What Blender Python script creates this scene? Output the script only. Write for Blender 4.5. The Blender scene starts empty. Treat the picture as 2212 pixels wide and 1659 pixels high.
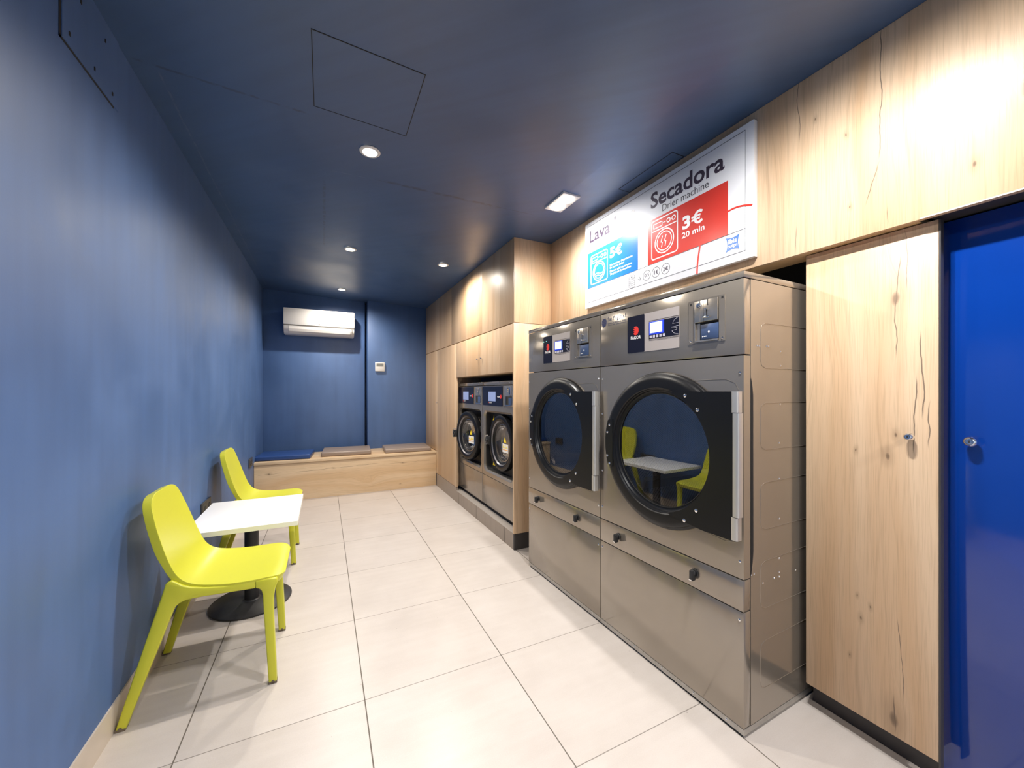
import bpy, bmesh, math, random
from mathutils import Vector, Matrix
PI = math.pi
sc = bpy.context.scene
COL = sc.collection
random.seed(7)

# ------------------------------------------------------------------ camera, world, exposure
cam_d = bpy.data.cameras.new('camera')
cam = bpy.data.objects.new('camera', cam_d); COL.objects.link(cam)
cam.location = (0, 0, 1.2382)
cam.rotation_euler = (PI/2, 0, -0.45348)
cam_d.sensor_fit = 'HORIZONTAL'; cam_d.sensor_width = 36.0
cam_d.lens = 833.05 / 2212 * 36.0
cam_d.shift_y = (845.29 - 829.5) / 2212
cam_d.clip_start = 0.02
sc.camera = cam

sc.view_settings.view_transform = 'Standard'
sc.view_settings.look = 'None'
sc.view_settings.gamma = 1.0
sc.view_settings.use_curve_mapping = False
sc.view_settings.exposure = 0.12
sc.cycles.use_denoising = True
sc.cycles.max_bounces = 10
sc.cycles.diffuse_bounces = 6
sc.cycles.glossy_bounces = 5
sc.cycles.transparent_max_bounces = 12
sc.cycles.sample_clamp_indirect = 4.0
sc.cycles.caustics_reflective = False
sc.cycles.caustics_refractive = False

wd = bpy.data.worlds.new('world'); sc.world = wd; wd.use_nodes = True
bg = wd.node_tree.nodes['Background']
bg.inputs[0].default_value = (0.72, 0.84, 1.0, 1)
bg.inputs[1].default_value = 1.1

# room constants
XL, XR, YB, YF = -0.69, 2.20, -2.7, 5.72
def ceil_z(x): return 2.44 + max(0.0, 1.33 - x) * (0.09 / 2.02)

SPOT_W = 22.5
TWIN_W = 16.0
WARM = (1.0, 0.925, 0.82)
COOL = (1.0, 0.98, 0.96)
# (x, y, kind)
SPOTS = [(0.215, 2.13, 'single'), (0.207, 3.67, 'single'), (0.195, 5.16, 'single'), (1.026, 3.615, 'single'),
         (1.357, 2.06, 'soft'), (1.06, 0.60, 'strong'), (0.215, 0.58, 'dim'), (0.215, -0.97, 'single'), (1.36, -1.05, 'twin')]

# window portal (ambient daylight through an unseen opening added behind the camera)
pl = bpy.data.lights.new('added_window_portal', 'AREA'); pl.shape = 'RECTANGLE'; pl.size = 2.3; pl.size_y = 2.1
pl.cycles.is_portal = True
po = bpy.data.objects.new('added_window_portal', pl); COL.objects.link(po)
po.location = (0.75, YB + 0.02, 1.15); po.rotation_euler = (PI/2, 0, PI)

# ------------------------------------------------------------------ materials
MATS = {}
def srgb(r, g, b):
    f = lambda c: (c/255/12.92) if c/255 <= 0.04045 else ((c/255+0.055)/1.055)**2.4
    return (f(r), f(g), f(b), 1)
def mat(name, col=(0.5,0.5,0.5), rough=0.5, metal=0.0, emit=0.0, spec=0.5, coat=0.0, noise=0.0, nscale=30, bump=0.0, ecol=None, stretch=None):
    m = bpy.data.materials.new(name); m.use_nodes = True
    nt = m.node_tree; b = nt.nodes['Principled BSDF']
    c = tuple(col[:3]) + (1,)
    b.inputs['Base Color'].default_value = c
    b.inputs['Roughness'].default_value = rough
    b.inputs['Metallic'].default_value = metal
    b.inputs['Specular IOR Level'].default_value = spec
    b.inputs['Coat Weight'].default_value = coat
    b.inputs['Coat Roughness'].default_value = 0.08
    if emit:
        b.inputs['Emission Color'].default_value = tuple((ecol or col)[:3]) + (1,)
        b.inputs['Emission Strength'].default_value = emit
    if noise or bump:
        g = nt.nodes.new('ShaderNodeNewGeometry')
        mp = nt.nodes.new('ShaderNodeMapping')
        mp.inputs['Scale'].default_value = stretch or (1, 1, 1)
        nt.links.new(g.outputs['Position'], mp.inputs['Vector'])
        n = nt.nodes.new('ShaderNodeTexNoise'); n.inputs['Scale'].default_value = nscale; n.inputs['Detail'].default_value = 3
        nt.links.new(mp.outputs[0], n.inputs['Vector'])
        if noise:
            mx = nt.nodes.new('ShaderNodeMix'); mx.data_type = 'RGBA'
            mx.inputs['A'].default_value = tuple(x*(1-noise) for x in c[:3]) + (1,)
            mx.inputs['B'].default_value = tuple(min(1, x*(1+noise)) for x in c[:3]) + (1,)
            nt.links.new(n.outputs['Fac'], mx.inputs['Factor'])
            nt.links.new(mx.outputs['Result'], b.inputs['Base Color'])
        if bump:
            bp = nt.nodes.new('ShaderNodeBump'); bp.inputs['Strength'].default_value = bump; bp.inputs['Distance'].default_value = 0.002
            nt.links.new(n.outputs['Fac'], bp.inputs['Height']); nt.links.new(bp.outputs[0], b.inputs['Normal'])
    MATS[name] = m
    return m

class NT:
    def __init__(s, name):
        s.m = bpy.data.materials.new(name); s.m.use_nodes = True; s.t = s.m.node_tree
        s.b = s.t.nodes['Principled BSDF']; MATS[name] = s.m
    def n(s, typ, **kw):
        x = s.t.nodes.new(typ)
        for k, v in kw.items(): setattr(x, k, v)
        return x
    def put(s, inp, v):
        if hasattr(v, 'is_output') or isinstance(v, bpy.types.NodeSocket): s.t.links.new(v, inp)
        else: inp.default_value = v
    def math(s, op, a, b=None, c=None, clamp=False):
        x = s.n('ShaderNodeMath', operation=op, use_clamp=clamp)
        s.put(x.inputs[0], a)
        if b is not None: s.put(x.inputs[1], b)
        if c is not None: s.put(x.inputs[2], c)
        return x.outputs[0]
    def comb(s, a, b, c=0.0):
        x = s.n('ShaderNodeCombineXYZ'); s.put(x.inputs[0], a); s.put(x.inputs[1], b); s.put(x.inputs[2], c); return x.outputs[0]
    def noise(s, vec, scale=1.0, detail=2.0, dist=0.0, rough=0.5):
        x = s.n('ShaderNodeTexNoise'); s.put(x.inputs['Vector'], vec); x.inputs['Scale'].default_value = scale
        x.inputs['Detail'].default_value = detail; x.inputs['Distortion'].default_value = dist; x.inputs['Roughness'].default_value = rough
        return x.outputs['Fac']
    def mix(s, f, a, b):
        x = s.n('ShaderNodeMix', data_type='RGBA'); s.put(x.inputs['Factor'], f); s.put(x.inputs['A'], a); s.put(x.inputs['B'], b); return x.outputs['Result']
    def maprange(s, v, a, b, c=0.0, d=1.0, smooth=True):
        x = s.n('ShaderNodeMapRange', interpolation_type='SMOOTHSTEP' if smooth else 'LINEAR')
        s.put(x.inputs['Value'], v)
        for i, q in zip(('From Min', 'From Max', 'To Min', 'To Max'), (a, b, c, d)): x.inputs[i].default_value = q
        return x.outputs['Result']
    def bump(s, h, strength=0.3, dist=0.001):
        x = s.n('ShaderNodeBump'); x.inputs['Strength'].default_value = strength; x.inputs['Distance'].default_value = dist
        s.put(x.inputs['Height'], h); s.t.links.new(x.outputs[0], s.b.inputs['Normal'])
    def pos(s):
        g = s.n('ShaderNodeNewGeometry'); q = s.n('ShaderNodeSeparateXYZ'); s.t.links.new(g.outputs['Position'], q.inputs[0]); return q.outputs

def wood(name, along='Z', seed=0.0, bright=1.0, strips=0.0, rough=0.42, crack=1.0, warm=1.0, knots=(), cracks=(), grain=1.0, knotty=0.6):
    k = NT(name); X, Y, Z = k.pos()
    if along == 'Z':
        a0 = k.math('ADD', X, Y); b = Z
    else:
        a0 = k.math('ADD', Z, Y); b = X
    a = k.math('ADD', a0, seed)
    vor = k.n('ShaderNodeTexVoronoi', feature='F1'); k.put(vor.inputs['Vector'], k.comb(k.math('MULTIPLY', a, 1.9), k.math('MULTIPLY', b, 1.15), seed))
    vor.inputs['Scale'].default_value = 1.0; vor.inputs['Randomness'].default_value = 1.0
    d = vor.outputs['Distance']
    kn = k.math('MULTIPLY', k.math('POWER', 2.718, k.math('MULTIPLY', d, -9.0)), 0.16)
    warp = k.noise(k.comb(k.math('MULTIPLY', a, 3.0), k.math('MULTIPLY', b, 0.8), seed), detail=2)
    aw = k.math('ADD', k.math('ADD', a, k.math('MULTIPLY', k.math('SUBTRACT', warp, 0.5), 0.20)), kn)
    wigb = k.noise(k.comb(k.math('MULTIPLY', a, 4.0), k.math('MULTIPLY', b, 7.0), seed), detail=3)
    wigc = k.math('MULTIPLY', k.math('SUBTRACT', wigb, 0.5), 0.03)
    dark_k = None
    for (ka, kb, ks) in knots:      # knots of the photographed boards: centre and size
        da = k.math('DIVIDE', k.math('ADD', k.math('SUBTRACT', a0, ka), wigc), ks); db = k.math('DIVIDE', k.math('SUBTRACT', b, kb), ks*2.2)
        q = k.math('SQRT', k.math('ADD', k.math('MULTIPLY', da, da), k.math('MULTIPLY', db, db)))
        aw = k.math('ADD', aw, k.math('MULTIPLY', k.math('POWER', 2.718, k.math('MULTIPLY', q, -0.55)), ks*1.6))
        v = k.maprange(q, 0.10, 0.55, 0.9, 0.0)
        v2 = k.math('MULTIPLY', k.maprange(q, 0.3, 1.6, 1.0, 0.0), 0.28)
        v = k.math('MAXIMUM', v, v2)
        dark_k = v if dark_k is None else k.math('MAXIMUM', dark_k, v)
    fine = k.noise(k.comb(k.math('MULTIPLY', a, 330.0), k.math('MULTIPLY', b, 7.0), seed), detail=3)
    ring = k.noise(k.comb(k.math('MULTIPLY', aw, 84.0), k.math('MULTIPLY', b, 0.9), seed), detail=3, rough=0.6)
    broad = k.noise(k.comb(k.math('MULTIPLY', aw, 9.0), k.math('MULTIPLY', b, 0.35), seed + 3), detail=2)
    light = tuple(c*bright for c in (0.685, 0.500*warm, 0.330*warm)) + (1,)
    mid = tuple(c*bright for c in (0.600, 0.392*warm, 0.226*warm)) + (1,)
    dark = tuple(c*bright for c in (0.36, 0.235*warm, 0.135*warm)) + (1,)
    c = k.mix(k.maprange(broad, 0.34, 0.66), light, mid)
    c = k.mix(k.math('MULTIPLY', k.maprange(ring, 0.50, 0.76), 0.36*grain), c, dark)
    c = k.mix(k.math('MULTIPLY', k.maprange(fine, 0.46, 0.72), 0.33*grain), c, dark)
    if strips:
        fl = k.math('FLOOR', k.math('DIVIDE', a, 0.105))
        wn = k.n('ShaderNodeTexWhiteNoise', noise_dimensions='1D'); k.put(wn.inputs['W'], fl)
        c = k.mix(k.math('MULTIPLY', wn.outputs['Value'], strips), c, tuple(x*0.82 for x in mid[:3]) + (1,))
    # random cracks: thin dark wandering lines, only here and there
    wig = k.noise(k.comb(k.math('MULTIPLY', a, 14.0), k.math('MULTIPLY', b, 9.0), seed), detail=2)
    ac = k.math('ADD', aw, k.math('MULTIPLY', wig, 0.012))
    cn = k.noise(k.comb(k.math('MULTIPLY', ac, 4.6), k.math('MULTIPLY', b, 0.12), seed + 9), detail=0)
    line = k.maprange(k.math('ABSOLUTE', k.math('SUBTRACT', cn, 0.5)), 0.0010, 0.0060, 1.0, 0.0)
    msk = k.maprange(k.noise(k.comb(k.math('MULTIPLY', a, 1.7), k.math('MULTIPLY', b, 1.5), seed + 21), detail=1), 0.52, 0.58)
    cr = k.math('MULTIPLY', k.math('MULTIPLY', line, msk), 0.8*crack)
    for (ca, b0, b1, wd, sl) in cracks:   # cracks of the photographed boards: place, from, to, width, slant
        e = k.math('SUBTRACT', k.math('SUBTRACT', a0, ca), k.math('MULTIPLY', k.math('SUBTRACT', b, b0), sl))
        ew = k.math('ABSOLUTE', k.math('ADD', e, wigc))
        l2 = k.maprange(ew, wd*0.20, wd*0.75, 0.85, 0.0)
        l2 = k.math('MULTIPLY', l2, k.math('MULTIPLY', k.maprange(b, b0, b0+0.05), k.maprange(b, b1-0.05, b1, 1.0, 0.0)))
        cr = k.math('MAXIMUM', cr, l2)
    c = k.mix(cr, c, (0.115, 0.080, 0.058, 1))
    core = k.math('MULTIPLY', k.maprange(d, 0.010, 0.05, 1.0, 0.0), knotty)
    if dark_k is not None: core = k.math('MAXIMUM', core, dark_k)
    c = k.mix(core, c, (0.17, 0.11, 0.065, 1))
    k.put(k.b.inputs['Base Color'], c)
    k.b.inputs['Roughness'].default_value = rough
    k.bump(k.math('ADD', fine, k.math('MULTIPLY', ring, 0.8)), 0.12, 0.0008)
    return k.m

def paint(name, col, seed=0.0, rough=0.5, lines=()):
    k = NT(name); X, Y, Z = k.pos()
    v = k.comb(X, Y, Z)
    n1 = k.noise(v, scale=2.2, detail=4, dist=0.4)
    vs = k.comb(k.math('MULTIPLY', k.math('ADD', X, Y), 9.0), k.math('MULTIPLY', X, 1.0), k.math('MULTIPLY', Z, 0.8))
    n2 = k.noise(vs, scale=1.6, detail=3)
    f = k.math('ADD', k.math('MULTIPLY', n1, 0.6), k.math('MULTIPLY', n2, 0.4))
    c = k.mix(k.maprange(f, 0.3, 0.7), tuple(x*0.88 for x in col) + (1,), tuple(x*1.13 for x in col) + (1,))
    for (x0, y0, x1, y1, wd, st) in lines:     # filled joints and trowel marks in the board ceiling
        L = math.hypot(x1-x0, y1-y0); ux, uy = (x1-x0)/L, (y1-y0)/L
        dx = k.math('SUBTRACT', X, x0); dy = k.math('SUBTRACT', Y, y0)
        al = k.math('ADD', k.math('MULTIPLY', dx, ux), k.math('MULTIPLY', dy, uy))
        pe = k.math('ADD', k.math('SUBTRACT', k.math('MULTIPLY', dy, ux), k.math('MULTIPLY', dx, uy)), k.math('MULTIPLY', k.math('SUBTRACT', k.noise(v, scale=9, detail=3), 0.5), 0.012))
        q = k.math('MULTIPLY', k.maprange(k.math('ABSOLUTE', pe), wd*0.3, wd, 1.0, 0.0), k.math('MULTIPLY', k.maprange(al, 0, 0.06), k.maprange(al, L-0.06, L, 1.0, 0.0)))
        q = k.math('MULTIPLY', q, k.maprange(k.noise(v, scale=28, detail=3), 0.32, 0.6))
        c = k.mix(k.math('MULTIPLY', q, abs(st)), c, (0.01, 0.012, 0.03, 1) if st > 0 else (0.20, 0.22, 0.28, 1))
    k.put(k.b.inputs['Base Color'], c)
    k.put(k.b.inputs['Roughness'], k.maprange(n1, 0.3, 0.7, rough - 0.06, rough + 0.06))
    k.bump(k.noise(v, scale=160, detail=2), 0.10, 0.001)
    k.b.inputs['Specular IOR Level'].default_value = 0.85
    return k.m

M_WALL = paint('blue_wall_paint', (0.052, 0.114, 0.272), rough=0.50)
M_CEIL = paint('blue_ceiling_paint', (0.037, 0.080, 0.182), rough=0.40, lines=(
    (0.03, 2.43, 0.28, 2.40, 0.0025, -0.6), (0.30, 2.39, 1.05, 2.33, 0.022, 0.45), (0.25, 2.40, 1.30, 2.30, 0.005, 0.5), (-0.69, 1.99, -0.04, 1.985, 0.010, 0.5),
    (0.0, 2.55, 0.0, 3.75, 0.012, 0.45), (-0.60, 2.0, -0.63, 5.6, 0.006, -0.25)))
M_OAK = wood('oak_panel', 'Z', 0.0)
M_OAK_A = wood('oak_fascia', 'Z', 3.31, crack=0.0, knotty=0.15,
    knots=((2.068, 1.885, 0.012), (2.370, 2.147, 0.008), (2.472, 2.263, 0.008), (1.985, 2.04, 0.035), (2.362, 1.887, 0.007)),
    cracks=((2.283, 2.00, 2.46, 0.0028, -0.02), (2.322, 1.86, 2.02, 0.0026, -0.28), (2.524, 2.20, 2.46, 0.0024, 0.0), (2.534, 1.77, 1.90, 0.0018, 0.0), (2.259, 1.78, 1.86, 0.0018, 0.0)))
M_OAK_B = wood('oak_cupboard', 'Z', 7.67, crack=0.0, knotty=0.2,
    knots=((2.287, 1.545, 0.030), (2.296, 0.150, 0.032), (2.308, 1.020, 0.016), (2.392, 1.030, 0.008), (2.380, 0.440, 0.009), (2.352, 0.491, 0.007), (2.389, 0.515, 0.006), (2.414, 0.291, 0.006), (2.287, 1.094, 0.010)),
    cracks=((2.289, 1.34, 1.70, 0.0026, -0.02), (2.224, 1.14, 1.44, 0.0034, 0.03), (2.244, 1.02, 1.30, 0.0030, 0.0), (2.212, 1.05, 1.22, 0.0026, 0.0), (2.258, 1.55, 1.78, 0.0016, 0.06), (2.268, 0.22, 0.50, 0.0018, 0.05), (2.293, 0.095, 0.24, 0.0032, 0.0)))
M_OAK_C = wood('oak_tall', 'Z', 12.4, bright=0.93, strips=0.75, crack=0.6, knotty=0.35)
M_OAK_H = wood('oak_bench', 'X', 5.2, bright=0.97, warm=1.05, crack=0.0, knotty=0.2,
    knots=((5.342, -0.55, 0.016), (5.350, 0.10, 0.012), (5.352, 0.90, 0.012), (5.086, 0.87, 0.008)),
    cracks=((5.340, -0.30, 0.62, 0.0030, 0.03), (5.335, -0.68, -0.40, 0.0018, 0.02), (5.352, 0.72, 1.28, 0.0020, 0.01)))
M_PLINTH = mat('grey_brown_plinth', (0.285, 0.235, 0.195), 0.45, noise=0.14, nscale=28, stretch=(1, 1, 0.12))
M_EDGE = mat('oak_edge_banding', (0.62, 0.42, 0.22), 0.5, noise=0.06, nscale=40)

def tile_floor():
    k = NT('floor_tiles'); X, Y, Z = k.pos()
    u = k.math('DIVIDE', k.math('ADD', X, 0.4531 + 6.0), 0.6); v = k.math('DIVIDE', k.math('ADD', Y, -1.6488 + 6.0), 0.6)
    def edge(w):
        f = k.math('FRACT', w); return k.math('MULTIPLY', k.math('MINIMUM', f, k.math('SUBTRACT', 1.0, f)), 0.6)
    eu = edge(u); ev = edge(v)
    g = k.math('MAXIMUM', k.maprange(eu, 0.0016, 0.0028, 1.0, 0.0), k.math('MULTIPLY', k.maprange(ev, 0.0010, 0.0022, 1.0, 0.0), 0.8))
    wn = k.n('ShaderNodeTexWhiteNoise', noise_dimensions='2D')
    k.put(wn.inputs['Vector'], k.comb(k.math('FLOOR', u), k.math('FLOOR', v)))
    rnd = wn.outputs['Value']
    pv = k.comb(k.math('ADD', X, k.math('MULTIPLY', rnd, 9.0)), Y, 0.0)
    cloud = k.noise(pv, scale=4.0, detail=4, rough=0.6)
    streak = k.noise(k.comb(k.math('MULTIPLY', X, 3.0), k.math('MULTIPLY', k.math('ADD', Y, rnd), 26.0), 0.0), detail=3)
    speck = k.noise(k.comb(X, Y, 0.0), scale=240, detail=2)
    f = k.math('ADD', k.math('MULTIPLY', cloud, 0.5), k.math('ADD', k.math('MULTIPLY', streak, 0.25), k.math('MULTIPLY', speck, 0.25)))
    c = k.mix(k.maprange(f, 0.30, 0.70), (0.465, 0.415, 0.378, 1), (0.540, 0.490, 0.452, 1))
    c = k.mix(k.math('MULTIPLY', rnd, 0.10), c, (0.50, 0.43, 0.36, 1))
    spots = k.maprange(k.noise(k.comb(X, Y, 3.0), scale=60, detail=0), 0.90, 0.93)
    c = k.mix(k.math('MULTIPLY', spots, 0.55), c, (0.16, 0.13, 0.11, 1))
    c = k.mix(g, c, (0.12, 0.10, 0.08, 1))
    k.put(k.b.inputs['Base Color'], c)
    k.put(k.b.inputs['Roughness'], k.math('ADD', k.math('MULTIPLY', g, 0.4), k.maprange(cloud, 0.2, 0.8, 0.30, 0.36)))
    k.bump(k.math('SUBTRACT', 1.0, g), 0.3, 0.0012)
    return k.m
M_FLOOR = tile_floor()
M_SKIRT = mat('beige_skirting_tile', (0.56, 0.48, 0.40), 0.4, noise=0.08, nscale=12)

def steel(name, col, rough, metal):
    k = NT(name); X, Y, Z = k.pos()
    n = k.noise(k.comb(k.math('MULTIPLY', k.math('ADD', X, Y), 60.0), 0.0, k.math('MULTIPLY', Z, 700.0)), detail=2)
    n2 = k.noise(k.comb(X, Y, Z), scale=7, detail=2)
    k.b.inputs['Metallic'].default_value = metal
    k.put(k.b.inputs['Base Color'], k.mix(n2, tuple(c*0.96 for c in col) + (1,), tuple(c*1.04 for c in col) + (1,)))
    k.put(k.b.inputs['Roughness'], k.maprange(n, 0.3, 0.7, rough*0.85, rough*1.15))
    return k.m
M_STEEL = steel('grey_steel', (0.345, 0.302, 0.252), 0.145, 0.62)
M_STEEL_W = steel('washer_steel', (0.32, 0.28, 0.24), 0.18, 0.65)
M_GALV = mat('galvanised_steel', (0.45, 0.43, 0.40), 0.4, 0.8, noise=0.25, nscale=60)
M_ALU = mat('satin_aluminium', (0.62, 0.60, 0.56), 0.38, 0.75)
M_CHROME = mat('chrome', (0.80, 0.80, 0.80), 0.12, 1.0, noise=0.03, nscale=20)
M_COLLAR = mat('drum_collar_steel', (0.34, 0.31, 0.29), 0.22, 0.9, noise=0.3, nscale=25)
M_INOX = mat('brushed_inox', (0.62, 0.55, 0.46), 0.25, 0.9, noise=0.06, nscale=40)
M_SEAM = mat('dark_seam', (0.012, 0.011, 0.010), 0.7)
M_LINE = mat('pressed_edge', (0.55, 0.47, 0.38), 0.35, 0.5)
M_BLACK = mat('black_enamel', (0.006, 0.006, 0.007), 0.34, 0.0, spec=0.30, noise=0.1, nscale=60)
M_BLACKM = mat('matt_black', (0.015, 0.015, 0.016), 0.5, noise=0.1, nscale=60)
M_RUBBER = mat('black_rubber', (0.018, 0.017, 0.017), 0.55)
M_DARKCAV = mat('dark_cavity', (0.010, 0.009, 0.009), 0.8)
M_NAVY = mat('navy_display', (0.006, 0.007, 0.020), 0.30, spec=0.35)
M_GREYP = mat('grey_label_plate', (0.40, 0.36, 0.345), 0.42)
M_SCREEN = mat('lit_screen', (0.55, 0.65, 1.0), 0.3, emit=0.85, ecol=(0.55, 0.66, 1.0), noise=0.05, nscale=200)
M_SCREENW = mat('lit_touch_screen', (0.10, 0.13, 0.26), 0.3, emit=0.30, ecol=(0.55, 0.66, 1.0), noise=0.2, nscale=60)
M_BLUEGLOW = mat('screen_bezel_glow', (0.02, 0.05, 0.55), 0.3, emit=0.30, ecol=(0.02, 0.06, 0.9))
M_RED = mat('red_logo', (0.75, 0.035, 0.025), 0.4)
M_WHITE = mat('white_print', (0.85, 0.84, 0.83), 0.5)
M_LILAC = mat('pale_button_print', (0.52, 0.50, 0.58), 0.5)
M_NAVYPRINT = mat('navy_print', (0.012, 0.022, 0.09), 0.5)
M_INK = mat('dark_ink', (0.045, 0.04, 0.05), 0.5)
M_COINBLUE = mat('coin_return_blue', (0.045, 0.075, 0.16), 0.35)
M_YELLOW = mat('warning_yellow', (0.80, 0.60, 0.02), 0.45)
M_LABELW = mat('warning_label_paper', (0.72, 0.70, 0.68), 0.5)
M_ORANGE = mat('warning_label_orange', (0.80, 0.38, 0.08), 0.5)
M_LIME = mat('lime_plastic', (0.545, 0.542, 0.036), 0.33, spec=0.45, noise=0.015, nscale=6, bump=0.05)
M_GLIDE = mat('taupe_foot_glide', (0.13, 0.10, 0.07), 0.6)
M_TABLE = mat('white_laminate', (0.86, 0.855, 0.85), 0.35, noise=0.01, nscale=8)
M_TABEDGE = mat('cream_edge_band', (0.80, 0.79, 0.72), 0.45, noise=0.02, nscale=20)
M_IRON = mat('charcoal_iron', (0.028, 0.027, 0.028), 0.42, 0.2, noise=0.1, nscale=50)
M_AC = mat('white_ac_plastic', (0.78, 0.755, 0.72), 0.35, noise=0.01, nscale=8)
M_ACLINE = mat('grey_ac_trim', (0.13, 0.12, 0.11), 0.4)
M_LCD = mat('grey_lcd', (0.22, 0.22, 0.20), 0.3)
M_TAUPE = mat('taupe_vinyl', (0.265, 0.205, 0.165), 0.38, noise=0.05, nscale=14, bump=0.15)
M_BLUEV = mat('blue_vinyl', (0.018, 0.055, 0.20), 0.36, noise=0.05, nscale=14, bump=0.15)
M_PLDARK = mat('anthracite_plinth', (0.050, 0.044, 0.042), 0.45, noise=0.08, nscale=20)
M_GLOSSB = mat('glossy_cobalt_laminate', (0.002, 0.036, 0.26), 0.10, coat=0.6, noise=0.02, nscale=3)
M_SIGN = mat('white_sign_board', (0.84, 0.835, 0.85), 0.20, coat=0.15, noise=0.005, nscale=6)
M_SIGNBLUE = mat('sign_blue', (0.018, 0.135, 0.46), 0.25)
M_SIGNRED = mat('sign_red', (0.66, 0.045, 0.030), 0.25)
M_SIGNINK = mat('sign_plum_ink', (0.050, 0.035, 0.055), 0.3)
M_SIGNGREY = mat('sign_grey_line', (0.10, 0.10, 0.11), 0.4)
M_SOCKET = mat('dark_grey_socket', (0.055, 0.05, 0.045), 0.4)
M_LAMP = mat('lamp_glow', (1, 0.9, 0.75), 0.5, emit=45.0, ecol=(1.0, 0.90, 0.74))
M_LAMPC = mat('lamp_glow_cool', (1, 0.97, 0.93), 0.5, emit=45.0, ecol=(1.0, 0.96, 0.90))
M_LAMPRIM = mat('white_lamp_trim', (0.75, 0.73, 0.70), 0.4)
M_GREEN = mat('led_green', (0.3, 1.0, 0.7), 0.4, emit=1.5)

def glass_mat(name, refl, tint, rough=0.0):
    m = bpy.data.materials.new(name); m.use_nodes = True; nt = m.node_tree
    nt.nodes.remove(nt.nodes['Principled BSDF']); out = nt.nodes['Material Output']
    g = nt.nodes.new('ShaderNodeBsdfGlossy'); g.inputs['Color'].default_value = (0.95, 0.97, 1.0, 1); g.inputs['Roughness'].default_value = rough
    t = nt.nodes.new('ShaderNodeBsdfTransparent'); t.inputs['Color'].default_value = tint
    mx = nt.nodes.new('ShaderNodeMixShader')
    lw = nt.nodes.new('ShaderNodeLayerWeight'); lw.inputs['Blend'].default_value = 0.25
    mr = nt.nodes.new('ShaderNodeMapRange'); mr.inputs['To Min'].default_value = refl; mr.inputs['To Max'].default_value = min(1, refl + 0.35)
    nt.links.new(lw.outputs['Fresnel'], mr.inputs['Value'])
    nt.links.new(mr.outputs[0], mx.inputs[0]); nt.links.new(t.outputs[0], mx.inputs[1]); nt.links.new(g.outputs[0], mx.inputs[2])
    nt.links.new(mx.outputs[0], out.inputs['Surface']); return m
M_GLASS = glass_mat('tinted_door_glass', 0.17, (0.66, 0.66, 0.68, 1))
M_GLASSC = glass_mat('clear_door_glass', 0.06, (0.62, 0.62, 0.62, 1))
M_PANE = glass_mat('added_window_glass', 0.04, (0.93, 0.95, 0.95, 1))

def perforated(name, flat):
    k = NT(name); tc = k.n('ShaderNodeTexCoord'); q = k.n('ShaderNodeSeparateXYZ'); k.t.links.new(tc.outputs['Object'], q.inputs[0])
    X, Y, Z = q.outputs
    if flat: u, v = k.math('DIVIDE', X, 0.011), k.math('DIVIDE', Z, 0.0096)
    else: u, v = k.math('DIVIDE', k.math('MULTIPLY', k.math('ARCTAN2', Z, X), 0.28), 0.011), k.math('DIVIDE', Y, 0.0096)
    v = k.math('ADD', v, 100.0); u = k.math('ADD', u, 200.0)
    u = k.math('ADD', u, k.math('MULTIPLY', k.math('MODULO', k.math('FLOOR', v), 2.0), 0.5))
    fu = k.math('SUBTRACT', k.math('FRACT', u), 0.5); fv = k.math('SUBTRACT', k.math('FRACT', v), 0.5)
    r = k.math('SQRT', k.math('ADD', k.math('MULTIPLY', fu, fu), k.math('MULTIPLY', fv, fv)))
    hole = k.maprange(r, 0.27, 0.33, 1.0, 0.0)
    k.put(k.b.inputs['Base Color'], k.mix(hole, (0.50, 0.46, 0.44, 1), (0.01, 0.01, 0.012, 1)))
    k.put(k.b.inputs['Metallic'], k.math('SUBTRACT', 0.6, k.math('MULTIPLY', hole, 0.6)))
    k.b.inputs['Roughness'].default_value = 0.32
    k.bump(k.math('SUBTRACT', 1.0, hole), 0.5, 0.001)
    return k.m
M_PERF = perforated('perforated_drum', False)
M_PERFF = perforated('perforated_drum_back', True)

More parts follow.
